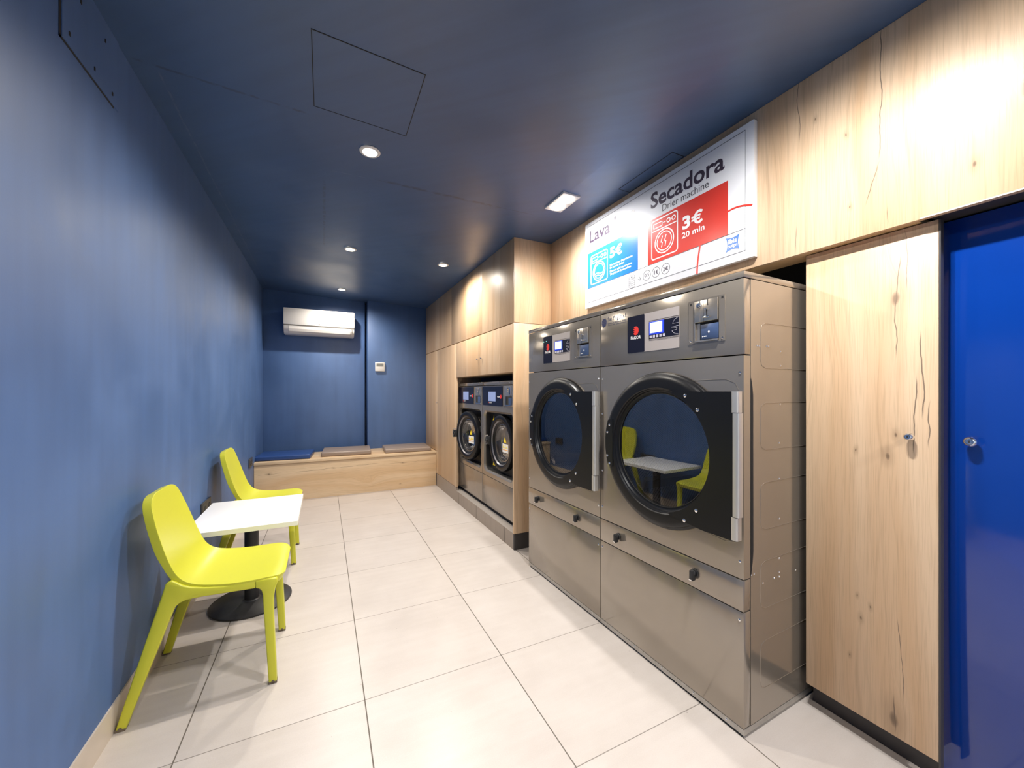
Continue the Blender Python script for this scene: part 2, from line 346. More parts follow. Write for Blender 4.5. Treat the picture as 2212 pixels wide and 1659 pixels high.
# ------------------------------------------------------------------ mesh helpers
class MB:
    def __init__(s): s.bm = bmesh.new()
    def box(s, x0, x1, y0, y1, z0, z1, bevel=0.0, seg=2):
        b2 = bmesh.new(); r = bmesh.ops.create_cube(b2, size=1.0)
        for v in b2.verts:
            v.co = Vector((x0 + (v.co.x+.5)*(x1-x0), y0 + (v.co.y+.5)*(y1-y0), z0 + (v.co.z+.5)*(z1-z0)))
        if bevel: bmesh.ops.bevel(b2, geom=list(b2.edges), offset=bevel, segments=seg, profile=0.5, affect='EDGES', clamp_overlap=True)
        s.merge(b2); return s
    def merge(s, b2, mtx=None):
        if mtx is not None: b2.transform(mtx)
        me = bpy.data.meshes.new('tmp'); b2.to_mesh(me); b2.free(); s.bm.from_mesh(me); bpy.data.meshes.remove(me); return s
    def prism(s, pts, plane, a0, a1, bevel=0.0):
        """closed outline pts extruded from a0 to a1 along the axis left out of plane ('xz','xy','yz')"""
        b2 = bmesh.new()
        def co(p, a):
            return Vector((p[0], a, p[1])) if plane == 'xz' else Vector((p[0], p[1], a)) if plane == 'xy' else Vector((a, p[0], p[1]))
        v0 = [b2.verts.new(co(p, a0)) for p in pts]; v1 = [b2.verts.new(co(p, a1)) for p in pts]
        n = len(pts)
        b2.faces.new(v0); b2.faces.new(list(reversed(v1)))
        for i in range(n): b2.faces.new((v0[i], v1[i], v1[(i+1) % n], v0[(i+1) % n]))
        bmesh.ops.recalc_face_normals(b2, faces=b2.faces)
        if bevel:
            big = [e for e in b2.edges if len(e.link_faces) == 2 and e.calc_face_angle(0) > 0.6]
            bmesh.ops.bevel(b2, geom=big, offset=bevel, segments=2, profile=0.5, affect='EDGES', clamp_overlap=True)
        s.merge(b2); return s
    def lathe(s, prof, c, axis='y', n=64, closed=False):
        """prof: list of (radius, a) ; a along axis"""
        b2 = bmesh.new(); rings = []
        for r, a in prof:
            if r < 1e-6:
                p = (0, a, 0) if axis == 'y' else (0, 0, a) if axis == 'z' else (a, 0, 0)
                rings.append([b2.verts.new(Vector(p) + Vector(c))]); continue
            L = []
            for i in range(n):
                t = 2*PI*i/n; u, w = r*math.cos(t), r*math.sin(t)
                p = (u, a, w) if axis == 'y' else (u, w, a) if axis == 'z' else (a, u, w)
                L.append(b2.verts.new(Vector(p) + Vector(c)))
            rings.append(L)
        pairs = list(zip(rings, rings[1:])) + ([(rings[-1], rings[0])] if closed else [])
        for A, B in pairs:
            for i in range(n):
                j = (i+1) % n
                if len(A) == 1 and len(B) == 1: continue
                if len(A) == 1: b2.faces.new((A[0], B[i], B[j]))
                elif len(B) == 1: b2.faces.new((A[i], B[0], A[j]))
                else: b2.faces.new((A[i], B[i], B[j], A[j]))
        bmesh.ops.recalc_face_normals(b2, faces=b2.faces)
        s.merge(b2); return s
    def cyl(s, c, r, a0, a1, axis='y', n=24, bev=0.0):
        if bev:
            return s.lathe([(0, a0), (r-bev, a0), (r, a0+bev), (r, a1-bev), (r-bev, a1), (0, a1)], c, axis, n)
        return s.lathe([(0, a0), (r, a0), (r, a1), (0, a1)], c, axis, n)
    def tube(s, pts, r, n=8, closed=False):
        b2 = bmesh.new(); P = [Vector(p) for p in pts]; rings = []
        for i, p in enumerate(P):
            a = P[i-1] if (i or closed) else p; b = P[(i+1) % len(P)] if (i < len(P)-1 or closed) else p
            t = (b - a).normalized(); up = Vector((0, 0, 1)) if abs(t.z) < 0.9 else Vector((1, 0, 0))
            x = t.cross(up).normalized(); y = t.cross(x).normalized()
            rings.append([b2.verts.new(p + x*r*math.cos(2*PI*k/n) + y*r*math.sin(2*PI*k/n)) for k in range(n)])
        m = len(rings)
        for i in range(m if closed else m-1):
            A, B = rings[i], rings[(i+1) % m]
            for k in range(n): b2.faces.new((A[k], A[(k+1) % n], B[(k+1) % n], B[k]))
        if not closed: b2.faces.new(rings[0]); b2.faces.new(list(reversed(rings[-1])))
        bmesh.ops.recalc_face_normals(b2, faces=b2.faces)
        s.merge(b2); return s
    def ribbon(s, pts, w, y0, y1, closed=False):
        """flat stroke of width w along points in the xz plane, from depth y0 to y1"""
        P = [Vector((p[0], p[1])) for p in pts]; n = len(P); L = []; R = []
        for i in range(n):
            a = P[i-1] if (i or closed) else P[i]; b = P[(i+1) % n] if (i < n-1 or closed) else P[i]
            t = (b-a).normalized(); nn = Vector((-t.y, t.x)); L.append(P[i]+nn*w/2); R.append(P[i]-nn*w/2)
        b2 = bmesh.new()
        def mk(y): return [b2.verts.new((p.x, y, p.y)) for p in L], [b2.verts.new((p.x, y, p.y)) for p in R]
        l0, r0 = mk(y0); l1, r1 = mk(y1)
        for i in range(n if closed else n-1):
            j = (i+1) % n
            b2.faces.new((l0[i], l0[j], r0[j], r0[i])); b2.faces.new((l1[i], r1[i], r1[j], l1[j]))
            b2.faces.new((l0[i], l1[i], l1[j], l0[j])); b2.faces.new((r0[i], r0[j], r1[j], r1[i]))
        if not closed:
            b2.faces.new((l0[0], r0[0], r1[0], l1[0])); b2.faces.new((l0[-1], l1[-1], r1[-1], r0[-1]))
        bmesh.ops.recalc_face_normals(b2, faces=b2.faces)
        s.merge(b2); return s
    def build(s, name, m, parent=None, smooth=False, angle=0.6):
        me = bpy.data.meshes.new(name); s.bm.to_mesh(me); s.bm.free()
        me.materials.append(m)
        if smooth:
            me.polygons.foreach_set('use_smooth', [True]*len(me.polygons))
            me.set_sharp_from_angle(angle=angle)
        o = bpy.data.objects.new(name, me); COL.objects.link(o)
        if parent is not None: o.parent = parent
        return o

def empty(name, loc=(0,0,0), rz=0.0):
    o = bpy.data.objects.new(name, None); COL.objects.link(o); o.location = loc; o.rotation_euler = (0, 0, rz)
    o.empty_display_size = 0.1; return o
def tag(o, label, cat, group=None, kind=None):
    o['label'] = label; o['category'] = cat
    if group: o['group'] = group
    if kind: o['kind'] = kind
    return o
def struct(o): o['kind'] = 'structure'; return o
def box(name, m, d, parent=None, bevel=0.0): return MB().box(*d, bevel=bevel).build(name, m, parent, smooth=bool(bevel))
def rrect(x0, x1, z0, z1, r, n=6):
    P = []
    for cx, cz, a in ((x1-r, z1-r, 0), (x0+r, z1-r, PI/2), (x0+r, z0+r, PI), (x1-r, z0+r, 1.5*PI)):
        for i in range(n+1): t = a + PI/2*i/n; P.append((cx + r*math.cos(t), cz + r*math.sin(t)))
    return P
def arc(cx, cz, r, a0, a1, n=32): return [(cx + r*math.cos(a0+(a1-a0)*i/n), cz + r*math.sin(a0+(a1-a0)*i/n)) for i in range(n+1)]
def circle(cx, cz, r, n=40): return [(cx + r*math.cos(2*PI*i/n), cz + r*math.sin(2*PI*i/n)) for i in range(n)]

def text(s, x0, x1, z0, z1, y, m, parent, name='lettering', bold=0.0, shear=0.0, extra=None):
    """text as a thin mesh, fitted to the box x0..x1, z0..z1 in its parent's xz plane, facing -y"""
    cu = bpy.data.curves.new('txt', 'FONT'); cu.body = s; cu.size = 1.0; cu.offset = bold; cu.resolution_u = 3; cu.shear = shear; cu.extrude = 0.0
    if extra: cu.space_character = extra
    ob = bpy.data.objects.new('txt', cu); COL.objects.link(ob)
    dg = bpy.context.evaluated_depsgraph_get(); dg.update()
    me = bpy.data.meshes.new_from_object(ob.evaluated_get(dg)); bpy.data.objects.remove(ob); bpy.data.curves.remove(cu)
    xs = [v.co.x for v in me.vertices]; ys = [v.co.y for v in me.vertices]
    a, b, c, d = min(xs), max(xs), min(ys), max(ys)
    for v in me.vertices:
        v.co = Vector((x0 + (v.co.x-a)/(b-a)*(x1-x0), y, z0 + (v.co.y-c)/(d-c)*(z1-z0)))
    me.name = name; me.materials.clear(); me.materials.append(m)
    o = bpy.data.objects.new(name, me); COL.objects.link(o)
    if parent is not None: o.parent = parent
    return o
def euro(x0, x1, z0, z1, y, w, m, parent, name='lettering'):
    W, H = x1-x0, z1-z0; cx, cz = x0 + W*0.62, (z0+z1)/2; a, b_ = W*0.44 - w/2, H/2 - w/2
    m_ = MB(); m_.ribbon([(cx + a*math.cos(t), cz + b_*math.sin(t)) for t in [0.75 + i*(2*PI-1.5)/30 for i in range(31)]], w, y, y+0.0004)
    m_.ribbon([(x0, cz+H*0.11), (x0+W*0.74, cz+H*0.11)], w*0.72, y-0.0001, y+0.0003); m_.ribbon([(x0, cz-H*0.11), (x0+W*0.70, cz-H*0.11)], w*0.72, y-0.0001, y+0.0003)
    return m_.build(name, m, parent)
def copy_tree(o, parent=None):
    c = o.copy(); COL.objects.link(c)
    if parent is not None: c.parent = parent
    for ch in list(o.children): copy_tree(ch, c)
    return c

# ------------------------------------------------------------------ room shell
struct(box('floor', M_FLOOR, (XL-0.1, XR+0.1, YB-0.1, 6.0, -0.08, 0)))
m = MB()
pts = [(XL-0.12, ceil_z(XL-0.12)), (1.33, 2.44), (XR+0.12, 2.44), (XR+0.12, 2.62), (XL-0.12, 2.62)]
m.prism(pts, 'xz', YB-0.1, 6.0); struct(m.build('ceiling', M_CEIL))
struct(box('wall_left', M_WALL, (XL-0.1, XL, YB, 6.0, 0, 2.56)))
struct(box('wall_back', M_WALL, (XL, XR, 5.90, 6.0, 0, 2.56)))
struct(box('wall_back_recess', M_WALL, (XL, 0.509, YF, 5.90, 0, 2.56), bevel=0.002))
struct(box('wall_back_pier', M_WALL, (0.535, 1.45, 5.59, 5.90, 0.0, 2.50), bevel=0.002))
struct(box('wall_right', M_WALL, (XR, XR+0.1, YB, YF+0.1, 0, 2.42)))
# street wall behind the camera with a glazed opening added to let ambient daylight in
w = MB(); w.box(XL, -0.42, YB-0.12, YB, 0, 2.52); w.box(1.92, XR, YB-0.12, YB, 0, 2.45); w.box(-0.42, 1.92, YB-0.12, YB, 2.2, 2.47)
struct(w.build('wall_front', M_WALL))
w = MB()
for x in (-0.42, 0.72, 1.87): w.box(x, x+0.05, YB-0.08, YB-0.03, 0, 2.2)
w.box(-0.42, 1.92, YB-0.08, YB-0.03, 2.15, 2.2); w.box(-0.42, 1.92, YB-0.08, YB-0.03, 0, 0.06)
wf = struct(w.build('added_window_1', M_ALU))
box('added_window_pane', M_PANE, (-0.37, 1.87, YB-0.058, YB-0.052, 0.06, 2.15), wf)
struct(box('baseboard_left', M_SKIRT, (XL-0.004, XL+0.006, YB, 5.03, 0, 0.105)))
# cover seam between ceiling boards, hairline
for i, (x0, y0, x1, y1) in enumerate(((0.0, 2.56, 0.27, 2.52), (-0.01, 2.62, -0.01, 3.9))):
    pass

# dark back of the machine bay (painted void)
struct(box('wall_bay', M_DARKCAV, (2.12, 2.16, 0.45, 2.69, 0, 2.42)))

# access hatch in the ceiling
def ceiling_panel(name, x0, x1, y0, y1, label, t=0.0006):
    mb = MB(); mb.prism([(x0, ceil_z(x0)-t), (x1, ceil_z(x1)-t), (x1, ceil_z(x1)+0.01), (x0, ceil_z(x0)+0.01)], 'xz', y0, y1)
    o = mb.build(name, M_CEIL)
    g = 0.0032; f = MB()
    for a, b, c, d in ((x0-g, x0, y0-g, y1+g), (x1, x1+g, y0-g, y1+g), (x0, x1, y0-g, y0), (x0, x1, y1, y1+g)):
        f.prism([(a, ceil_z(a)-0.0014), (b, ceil_z(b)-0.0014), (b, ceil_z(b)+0.01), (a, ceil_z(a)+0.01)], 'xz', c, d)
    s = f.build('shadow_gap', M_SEAM, o)
    return tag(o, label, 'access hatch')
ceiling_panel('access_hatch', -0.038, 0.357, 1.515, 1.915, 'square blue painted access hatch in the ceiling before the first lamp')
ceiling_panel('access_hatch', 1.575, 1.655, 1.39, 1.78, 'narrow blue ceiling hatch edge right above the white price sign')
# access panel high on the left wall
o = box('wall_hatch', M_WALL, (XL-0.01, XL+0.004, 1.585, 1.93, 2.275, 2.535))
g = MB(); g.box(XL-0.01, XL+0.0015, 1.576, 1.585, 2.268, 2.535); g.box(XL-0.01, XL+0.0015, 1.576, 1.90, 2.268, 2.275)
g.build('shadow_gap', M_SEAM, o)
for y, z in ((1.62, 2.31), (1.76, 2.31), (1.88, 2.31), (1.68, 2.46), (1.83, 2.46)): box('fixing', M_SEAM, (XL, XL+0.006, y-0.003, y+0.003, z-0.006, z+0.006), o)
tag(o, 'blue painted access panel high on the left wall near the ceiling', 'access hatch')

# ------------------------------------------------------------------ lamps
def add_spot(name, loc, watts, color, size, parent, rad=0.02, blend=0.5):
    l = bpy.data.lights.new(name, 'SPOT'); l.energy = watts*4; l.color = color; l.spot_size = math.radians(size); l.spot_blend = blend; l.shadow_soft_size = rad
    o = bpy.data.objects.new(name, l); COL.objects.link(o); o.parent = parent; o.location = loc
    return o
def single_lamp(x, y, label, dim=1.0):
    r = empty('ceiling_spotlight', (x, y, ceil_z(x)))
    MB().lathe([(0.034, -0.001), (0.050, -0.001), (0.052, -0.004), (0.048, -0.008), (0.036, -0.009), (0.034, -0.004)], (0,0,0), 'z', 40, closed=True).build('trim_ring', M_LAMPRIM, r, smooth=True)
    MB().cyl((0,0,0), 0.034, -0.006, -0.002, 'z', 32).build('bulb', M_LAMP, r)
    add_spot('bulb_light', (0, 0, -0.014), SPOT_W*dim, WARM, 164, r, blend=0.85)
    return tag(r, label, 'ceiling lamp', 'ceiling lamps')
def twin_lamp(x, y, label, dim=1.0):
    r = empty('twin_ceiling_spotlight', (x, y, ceil_z(x)-0.004))
    f = MB(); f.box(-0.062, 0.062, -0.112, 0.112, -0.006, 0.012, bevel=0.002); f.build('housing', M_LAMPRIM, r)
    for s in (-1, 1):
        MB().cyl((0, s*0.052, 0), 0.040, -0.010, -0.0065, 'z', 32).build('bulb', M_LAMPC, r)
        add_spot('bulb_light', (0, s*0.052, -0.02), TWIN_W*dim, COOL, 174, r, blend=1.0)
    return tag(r, label, 'ceiling lamp', 'twin ceiling lamps')
LAMPLBL = ['largest round ceiling spotlight, nearest to the access hatch', 'middle of the three round ceiling spotlights in the left row',
           'round ceiling spotlight just in front of the air conditioner', 'round ceiling spotlight beside the wooden cupboards on the right',
           'bright twin ceiling spotlight beside the price sign', 'twin ceiling spotlight above the blue cupboard door, out of view',
           'round ceiling spotlight over the camera position', 'round ceiling spotlight near the added street window', 'twin ceiling spotlight near the added street window']
for (x, y, k), lb in zip(SPOTS, LAMPLBL):
    (single_lamp if k in ('single', 'dim') else twin_lamp)(x, y, lb, {'dim': 0.22, 'strong': 1.08, 'soft': 0.8}.get(k, 1.0))

# ------------------------------------------------------------------ bench and cushions
bn = empty('bench', (0.32, 5.3, 0))
ox, oy = 0.32, 5.3
box('seat_board', M_OAK_H, (XL+0.002-ox, 1.329-ox, 5.0-oy, 5.585-oy, 0.427, 0.455), bn, bevel=0.0015)
box('front_panel', M_OAK_H, (XL+0.012-ox, 1.329-ox, 5.022-oy, 5.045-oy, 0.0, 0.4265), bn)
box('side_panel', M_OAK_H, (XL+0.002-ox, XL+0.012-ox, 5.022-oy, 5.55-oy, 0.0, 0.4265), bn)
box('end_filler', M_OAK_H, (1.3305-ox, 1.35-ox, 4.957-oy, 5.02-oy, 0.163, 0.456), bn)
tag(bn, 'built-in oak bench across the far blue wall', 'bench')
def cushion(name, cx, cy, w, d, rz, m, label):
    b2 = MB(); b2.box(-w/2, w/2, -d/2, d/2, 0.001, 0.054, bevel=0.014, seg=4)
    o = b2.build(name, m, None, smooth=True); o.location = (cx, cy, 0.455); o.rotation_euler = (0, 0, rz)
    p = MB()
    for z in (0.013, 0.043):
        P = [(x, y, z) for x, y in rrect(-w/2+0.0035, w/2-0.0035, -d/2+0.0035, d/2-0.0035, 0.012, 4)]
        p.tube(P, 0.0028, 6, closed=True)
    p.build('piping', m, o, smooth=True)
    return tag(o, label, 'cushion', 'bench cushions')
cushion('seat_cushion', -0.402, 5.285, 0.555, 0.43, math.radians(-5), M_BLUEV, 'blue vinyl seat cushion at the left end of the oak bench')
cushion('seat_cushion', 0.262, 5.325, 0.56, 0.46, math.radians(-3.5), M_TAUPE, 'taupe vinyl seat cushion in the middle of the oak bench')
cushion('seat_cushion', 0.988, 5.262, 0.575, 0.46, math.radians(-3), M_TAUPE, 'taupe vinyl seat cushion at the right end, against the cupboards')

# ------------------------------------------------------------------ air conditioner
ac = empty('air_conditioner', (-0.045, YF, 1.96))
AW = 0.405
prof = [(0.0, 0.0), (-0.12, 0.0), (-0.160, 0.010), (-0.186, 0.032), (-0.200, 0.062), (-0.2055, 0.10), (-0.2055, 0.30), (-0.195, 0.315), (0.0, 0.315)]
MB().prism(prof, 'yz', -AW, AW, bevel=0.003).build('casing', M_AC, ac, smooth=True)
box('front_cover', M_AC, (-AW-0.001, AW+0.001, -0.2125, -0.2055, 0.112, 0.316), ac, bevel=0.003)
box('trim_strip', M_ACLINE, (-AW, AW, -0.209, -0.2045, 0.1005, 0.111), ac)
P = [(-0.1862, 0.047), (-0.1985, 0.093)]
fl = MB(); fl.prism([(-0.1605, 0.0085), (-0.1875, 0.0312), (-0.2016, 0.0617), (-0.2066, 0.095), (-0.203, 0.095), (-0.197, 0.064), (-0.183, 0.035), (-0.158, 0.013)], 'yz', -AW+0.055, AW-0.05)
fl.build('air_flap', M_AC, ac)
for x in (-AW+0.053, AW-0.05): MB().prism([(-0.1605, 0.0087), (-0.1870, 0.0314), (-0.2012, 0.0618), (-0.2063, 0.095), (-0.19, 0.095), (-0.15, 0.02)], 'yz', x, x+0.002).build('flap_gap', M_ACLINE, ac)
lg = MB(); lg.cyl((-0.01, 0, 0.13), 0.008, -0.2145, -0.2124, 'y', 20); lg.build('logo_dot', M_ACLINE, ac)
text('LG', 0.005, 0.024, 0.124, 0.136, -0.2132, M_ACLINE, ac, 'logo_lettering')
ic = MB(); ic.cyl((AW-0.025, 0, 0.062), 0.010, -0.2035, -0.185, 'y', 16); ic.box(AW-0.032, AW-0.018, -0.2065, -0.19, 0.079, 0.082); ic.build('status_icon', M_ACLINE, ac)
tag(ac, 'white wall-mounted air conditioner high on the far blue wall', 'air conditioner')

# thermostat
th = empty('thermostat', (0.692, 5.59, 1.575))
box('case', M_AC, (-0.062, 0.062, -0.022, -0.0005, -0.062, 0.062), th, bevel=0.004)
box('display', M_LCD, (-0.046, 0.046, -0.0235, -0.0215, 0.006, 0.048), th)
g = MB()
for i in range(4): g.box(-0.04+i*0.022, -0.03+i*0.022, -0.0232, -0.0215, -0.035, -0.028)
g.build('button', M_LABELW, th)
tag(th, 'small white thermostat on the far blue wall', 'thermostat')

# ------------------------------------------------------------------ sockets on the left wall
def socket(y0, y1, z0, z1, n, label):
    r = empty('wall_socket', (XL, (y0+y1)/2, (z0+z1)/2)); a, b = (y1-y0)/2, (z1-z0)/2
    box('cover_plate', M_SOCKET, (0.0005, 0.012, -a, a, -b, b), r, bevel=0.002)
    for i in range(n):
        c = -a + (2*i+1)*a/n
        MB().lathe([(0, 0.0125), (0.015, 0.0125), (0.019, 0.014), (0.021, 0.014), (0.021, 0.011)], (0, c, 0), 'x', 24).build('outlet', M_BLACKM, r, smooth=True)
        p = MB()
        for d in (-0.008, 0.008): p.cyl((0, c, d), 0.003, 0.0125, 0.0145, 'x', 10)
        p.build('contact', M_CHROME, r)
    return tag(r, label, 'socket', 'wall sockets')
socket(3.00, 3.20, 0.445, 0.535, 2, 'dark double wall socket behind the white table')
socket(4.69, 4.86, 0.455, 0.545, 2, 'dark wall socket beside the left end of the bench')

# ------------------------------------------------------------------ cupboards of the left run (washer side)
XC = 1.33
def cab_knob(parent, y, z, x=XC, r=0.0075):
    # small conical knob pointing at -x
    return MB().lathe([(0, -0.017), (r, -0.016), (r*1.02, -0.012), (r*0.45, -0.006), (r*0.5, 0.0)], (x, y, z), 'x', 20).build('knob', M_CHROME, parent, smooth=True)
def panel(name, y0, y1, z0, z1, m, parent, x=XC, t=0.019, g=0.0015):
    return box(name, m, (x, x+t, y0+g, y1-g, z0+g, z1-g), parent, bevel=0.0008)
def cabinet(name, y0, y1, z0, z1, label, group, doors=(), m=M_OAK_C, inset=0.0):
    r = empty(name, (0, 0, 0))
    c = MB(); t = 0.018; x0 = XC+0.021; x1 = XC+0.32; y0 = y0 + inset
    c.box(x0, x1, y0+0.001, y0+t, z0, z1); c.box(x0, x1, y1-t, y1-0.001, z0, z1); c.box(x0, x1, y0+t, y1-t, z0, z0+t); c.box(x0, x1, y0+t, y1-t, z1-t, z1)
    c.box(x1-0.006, x1, y0+t, y1-t, z0+t, z1-t)
    c.build('carcass', M_OAK, r)
    for (a, b, kn) in doors:
        d = panel('door', a, b, z0, z1, m, r)
        if kn: cab_knob(d, kn[0], kn[1])
    return tag(r, label, 'cupboard', group)
ZC = 2.4395
UG = 'oak cupboards along the ceiling'
cabinet('wall_cupboard', 2.712, 3.37, 1.776, ZC, 'oak ceiling cupboard above the nearer washing machine, at the outer corner', UG, doors=[(2.71, 3.37, None)])
cabinet('wall_cupboard', 3.37, 4.338, 1.776, ZC, 'widest lit oak ceiling cupboard, middle of the three', UG, doors=[(3.37, 4.338, None)])
cabinet('wall_cupboard', 4.338, 5.585, 1.776, ZC, 'oak ceiling cupboard touching the far blue wall', UG, doors=[(4.338, 5.585, None)])
cabinet('cupboard', 2.712, 4.15, 1.39, 1.772, 'two-door oak cupboard directly above the two washing machines', None, doors=[(2.71, 3.425, (3.375, 1.548)), (3.425, 4.15, (3.475, 1.545))])
cabinet('tall_cupboard', 4.15, 4.955, 0.163, 1.772, 'tall oak cupboard left of the washing machines, standing on the plinth', None, doors=[(4.15, 4.955, (4.93, 1.09))], inset=0.066)
cabinet('tall_cupboard', 4.955, 5.585, 0.458, 1.772, 'tall oak cupboard rising from the right end of the bench', None, doors=[(4.955, 5.585, None)])
# plinth under the run (ash boards) with top ledge
p = MB(); p.box(XC, XC+0.02, 2.71, 4.145, 0.0, 0.1255); p.box(XC, XC+0.02, 4.145, 4.998, 0.0, 0.1600)
pl_ = p.build('plinth', M_PLINTH)
for y in (4.06, 3.52, 2.87): box('board_joint', M_SEAM, (XC-0.0008, XC, y-0.0015, y+0.0015, 0.0, 0.125), pl_)
tag(pl_, 'grey-brown tiled plinth along the floor beneath the washing machines', 'plinth')
o = box('ledge', mat('pale_ledge_metal', (0.50, 0.45, 0.41), 0.38, 0.3, noise=0.1, nscale=25), (XC+0.001, 2.04, 2.712, 4.205, 0.1260, 0.1285)); tag(o, 'pale shelf ledge on the plinth that the washing machines stand on', 'ledge')
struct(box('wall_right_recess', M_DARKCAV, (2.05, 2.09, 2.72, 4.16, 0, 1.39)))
o = box('jamb_board', M_OAK, (XC+0.0205, 1.62, 4.2085, 4.2145, 0.166, 1.388)); tag(o, 'thin oak jamb board left of the farther washing machine', 'panel')

# end panel of the run, facing the camera
ep = empty('end_panel', (0, 0, 0))
box('upper_board', M_OAK_B, (XC, 1.662, 2.690, 2.709, 1.777, 2.439), ep, bevel=0.0008)
box('lower_board', M_OAK_B, (XC-0.003, 2.05, 2.690, 2.709, 0.126, 1.774), ep, bevel=0.0008)
box('plinth_board', M_PLDARK, (XC, 2.05, 2.692, 2.707, 0.0, 0.124), ep)
tag(ep, 'oak end panel of the cupboard run, facing the tumble dryers', 'panel')

# fascia above the dryers
fa = empty('fascia', (0, 0, 0))
XF = 1.663
box('board', M_OAK_A, (XF, XF+0.02, -2.6, 2.689, 1.772, 2.439), fa, bevel=0.0008)
box('underside', M_EDGE, (XF+0.0205, XF+0.118, 0.53, 2.68, 1.772, 1.79), fa)
box('edge_strip', M_ALU, (XF-0.0015, XF-0.0002, -2.6, 0.52, 1.772, 1.776), fa)
for y in (1.905, 2.30, 1.55, 1.13): box('board_joint', M_PLDARK, (XF-0.0004, XF, y-0.0006, y+0.0006, 1.776, 2.428), fa)
tag(fa, 'long oak fascia above the dryers with the price sign on it', 'panel')
box('underside_recess', M_PLDARK, (XF+0.0205, XF+0.14, -2.6, 0.505, 1.774, 1.79), fa)

# oak cupboard beside the near dryer
def lock_knob(parent, x, y, z, r):
    a = MB().lathe([(0, -0.030), (r*0.35, -0.030), (r*0.42, -0.026), (r*0.55, -0.026), (r*0.62, -0.030), (r*0.9, -0.026), (r, -0.020), (r, -0.014), (r*0.6, -0.008), (r*0.55, 0.0)], (x, y, z), 'x', 32)
    o = a.build('lock_knob', M_CHROME, parent, smooth=True)
    k = MB(); k.box(x-0.0305, x-0.0298, y-0.0012, y+0.0012, z-0.004, z+0.004); k.build('keyhole', M_SEAM, o)
    return o
XD = 1.70
kc = empty('cupboard', (0, 0, 0))
d = box('door', M_OAK_B, (XD, XD+0.02, 0.4915, 0.855, 0.095, 1.768), kc, bevel=0.001)
lock_knob(d, XD, 0.553, 1.093, 0.0125)
c = MB(); c.box(XD+0.022, 2.1, 0.838, 0.856, 0.1, 1.766); c.box(XD+0.022, 2.1, 0.509, 0.527, 0.1, 1.766); c.box(XD+0.022, 2.1, 0.527, 0.838, 0.1, 0.118)
c.build('carcass', M_OAK, kc)
box('plinth_board', M_PLDARK, (XD+0.062, XD+0.082, 0.507, 0.86, 0.0, 0.098), kc)
box('edge_profile', M_PLDARK, (XD-0.001, XD+0.020, 0.4865, 0.4910, 0.06, 1.768), kc)
tag(kc, 'tall oak cupboard door with chrome lock knob, right of the dryers', 'cupboard')
bc = empty('cupboard', (0, 0, 0))
XBL = 1.755
d = box('door', M_GLOSSB, (XBL, XBL+0.02, -0.32, 0.504, 0.03, 1.768), bc, bevel=0.001)
lock_knob(d, XBL, 0.4355, 1.088, 0.0155)
c = MB(); c.box(XBL+0.022, 2.1, 0.479, 0.497, 0.03, 1.766); c.box(XBL+0.022, 2.1, -0.32, -0.302, 0.03, 1.766); c.build('carcass', M_GLOSSB, bc)
box('plinth_board', M_PLDARK, (XBL+0.03, XBL+0.05, -0.32, 0.504, 0.0, 0.03), bc)
tag(bc, 'glossy cobalt blue cupboard door with chrome lock knob at the right edge', 'cupboard')
o = MB().box(XD, XD+0.02, -2.6, -0.325, 0.0, 1.768, bevel=0.001).build('wall_panelling', M_OAK_B); tag(o, 'oak panelling beyond the blue cupboard, near the added street window', 'panel')

# ------------------------------------------------------------------ price sign
sg = empty('price_sign', (1.636, 2.192, 1.811), -PI/2)
SW, SH = 1.173, 0.581
box('board', M_SIGN, (0, SW, 0, 0.025, 0, SH), sg, bevel=0.0015)
Y0 = -0.0006
b = MB(); b.ribbon([(0.030, 0.036), (1.136, 0.036), (1.136, 0.556), (0.030, 0.556)], 0.0028, Y0, 0.0005, closed=True)
b.ribbon([(0.030, 0.1315), (1.136, 0.1315)], 0.0022, Y0, 0.0005); b.build('frame_line', M_SIGNGREY, sg)
def quad(name, x0, x1, z0, z1, m, y=Y0): return box(name, m, (x0, x1, y, 0.0004, z0, z1), sg)
quad('washing_panel', 0.0285, 0.501, 0.133, 0.372, M_SIGNBLUE, -0.0009)
quad('drying_panel', 0.579, 1.057, 0.133, 0.377, M_SIGNRED, -0.0009)
text('Lavadora', 0.049, 0.485, 0.437, 0.520, Y0, M_SIGNINK, sg, bold=0.022)
text('Washing machine', 0.086, 0.475, 0.386, 0.426, Y0, M_INK, sg)
text('Secadora', 0.600, 1.040, 0.437, 0.524, Y0, M_SIGNINK, sg, bold=0.022)
text('Drier machine', 0.681, 0.960, 0.394, 0.430, Y0, M_INK, sg)
YT = -0.0014
text('5', 0.259, 0.306, 0.271, 0.338, YT, M_WHITE, sg, 'price_lettering', bold=0.04)
euro(0.311, 0.376, 0.271, 0.338, YT, 0.0125, M_WHITE, sg, 'price_lettering')
text('3', 0.812, 0.859, 0.243, 0.310, YT, M_WHITE, sg, 'price_lettering', bold=0.04)
euro(0.865, 0.934, 0.243, 0.310, YT, 0.0130, M_WHITE, sg, 'price_lettering')
text('20 min', 0.808, 0.938, 0.201, 0.231, YT, M_WHITE, sg, 'price_lettering', bold=0.018)
for i, (s_, x1) in enumerate((('No agregar detergentes', 0.459), ('Se cargan solos', 0.388), ('Do not add detergents', 0.455), ('They load themselves', 0.447))):
    z = (0.222, 0.2045, 0.181, 0.1635)[i]
    text(s_, 0.259, x1, z-0.003, z+0.0125, YT, M_WHITE, sg, 'note_lettering', bold=0.02)
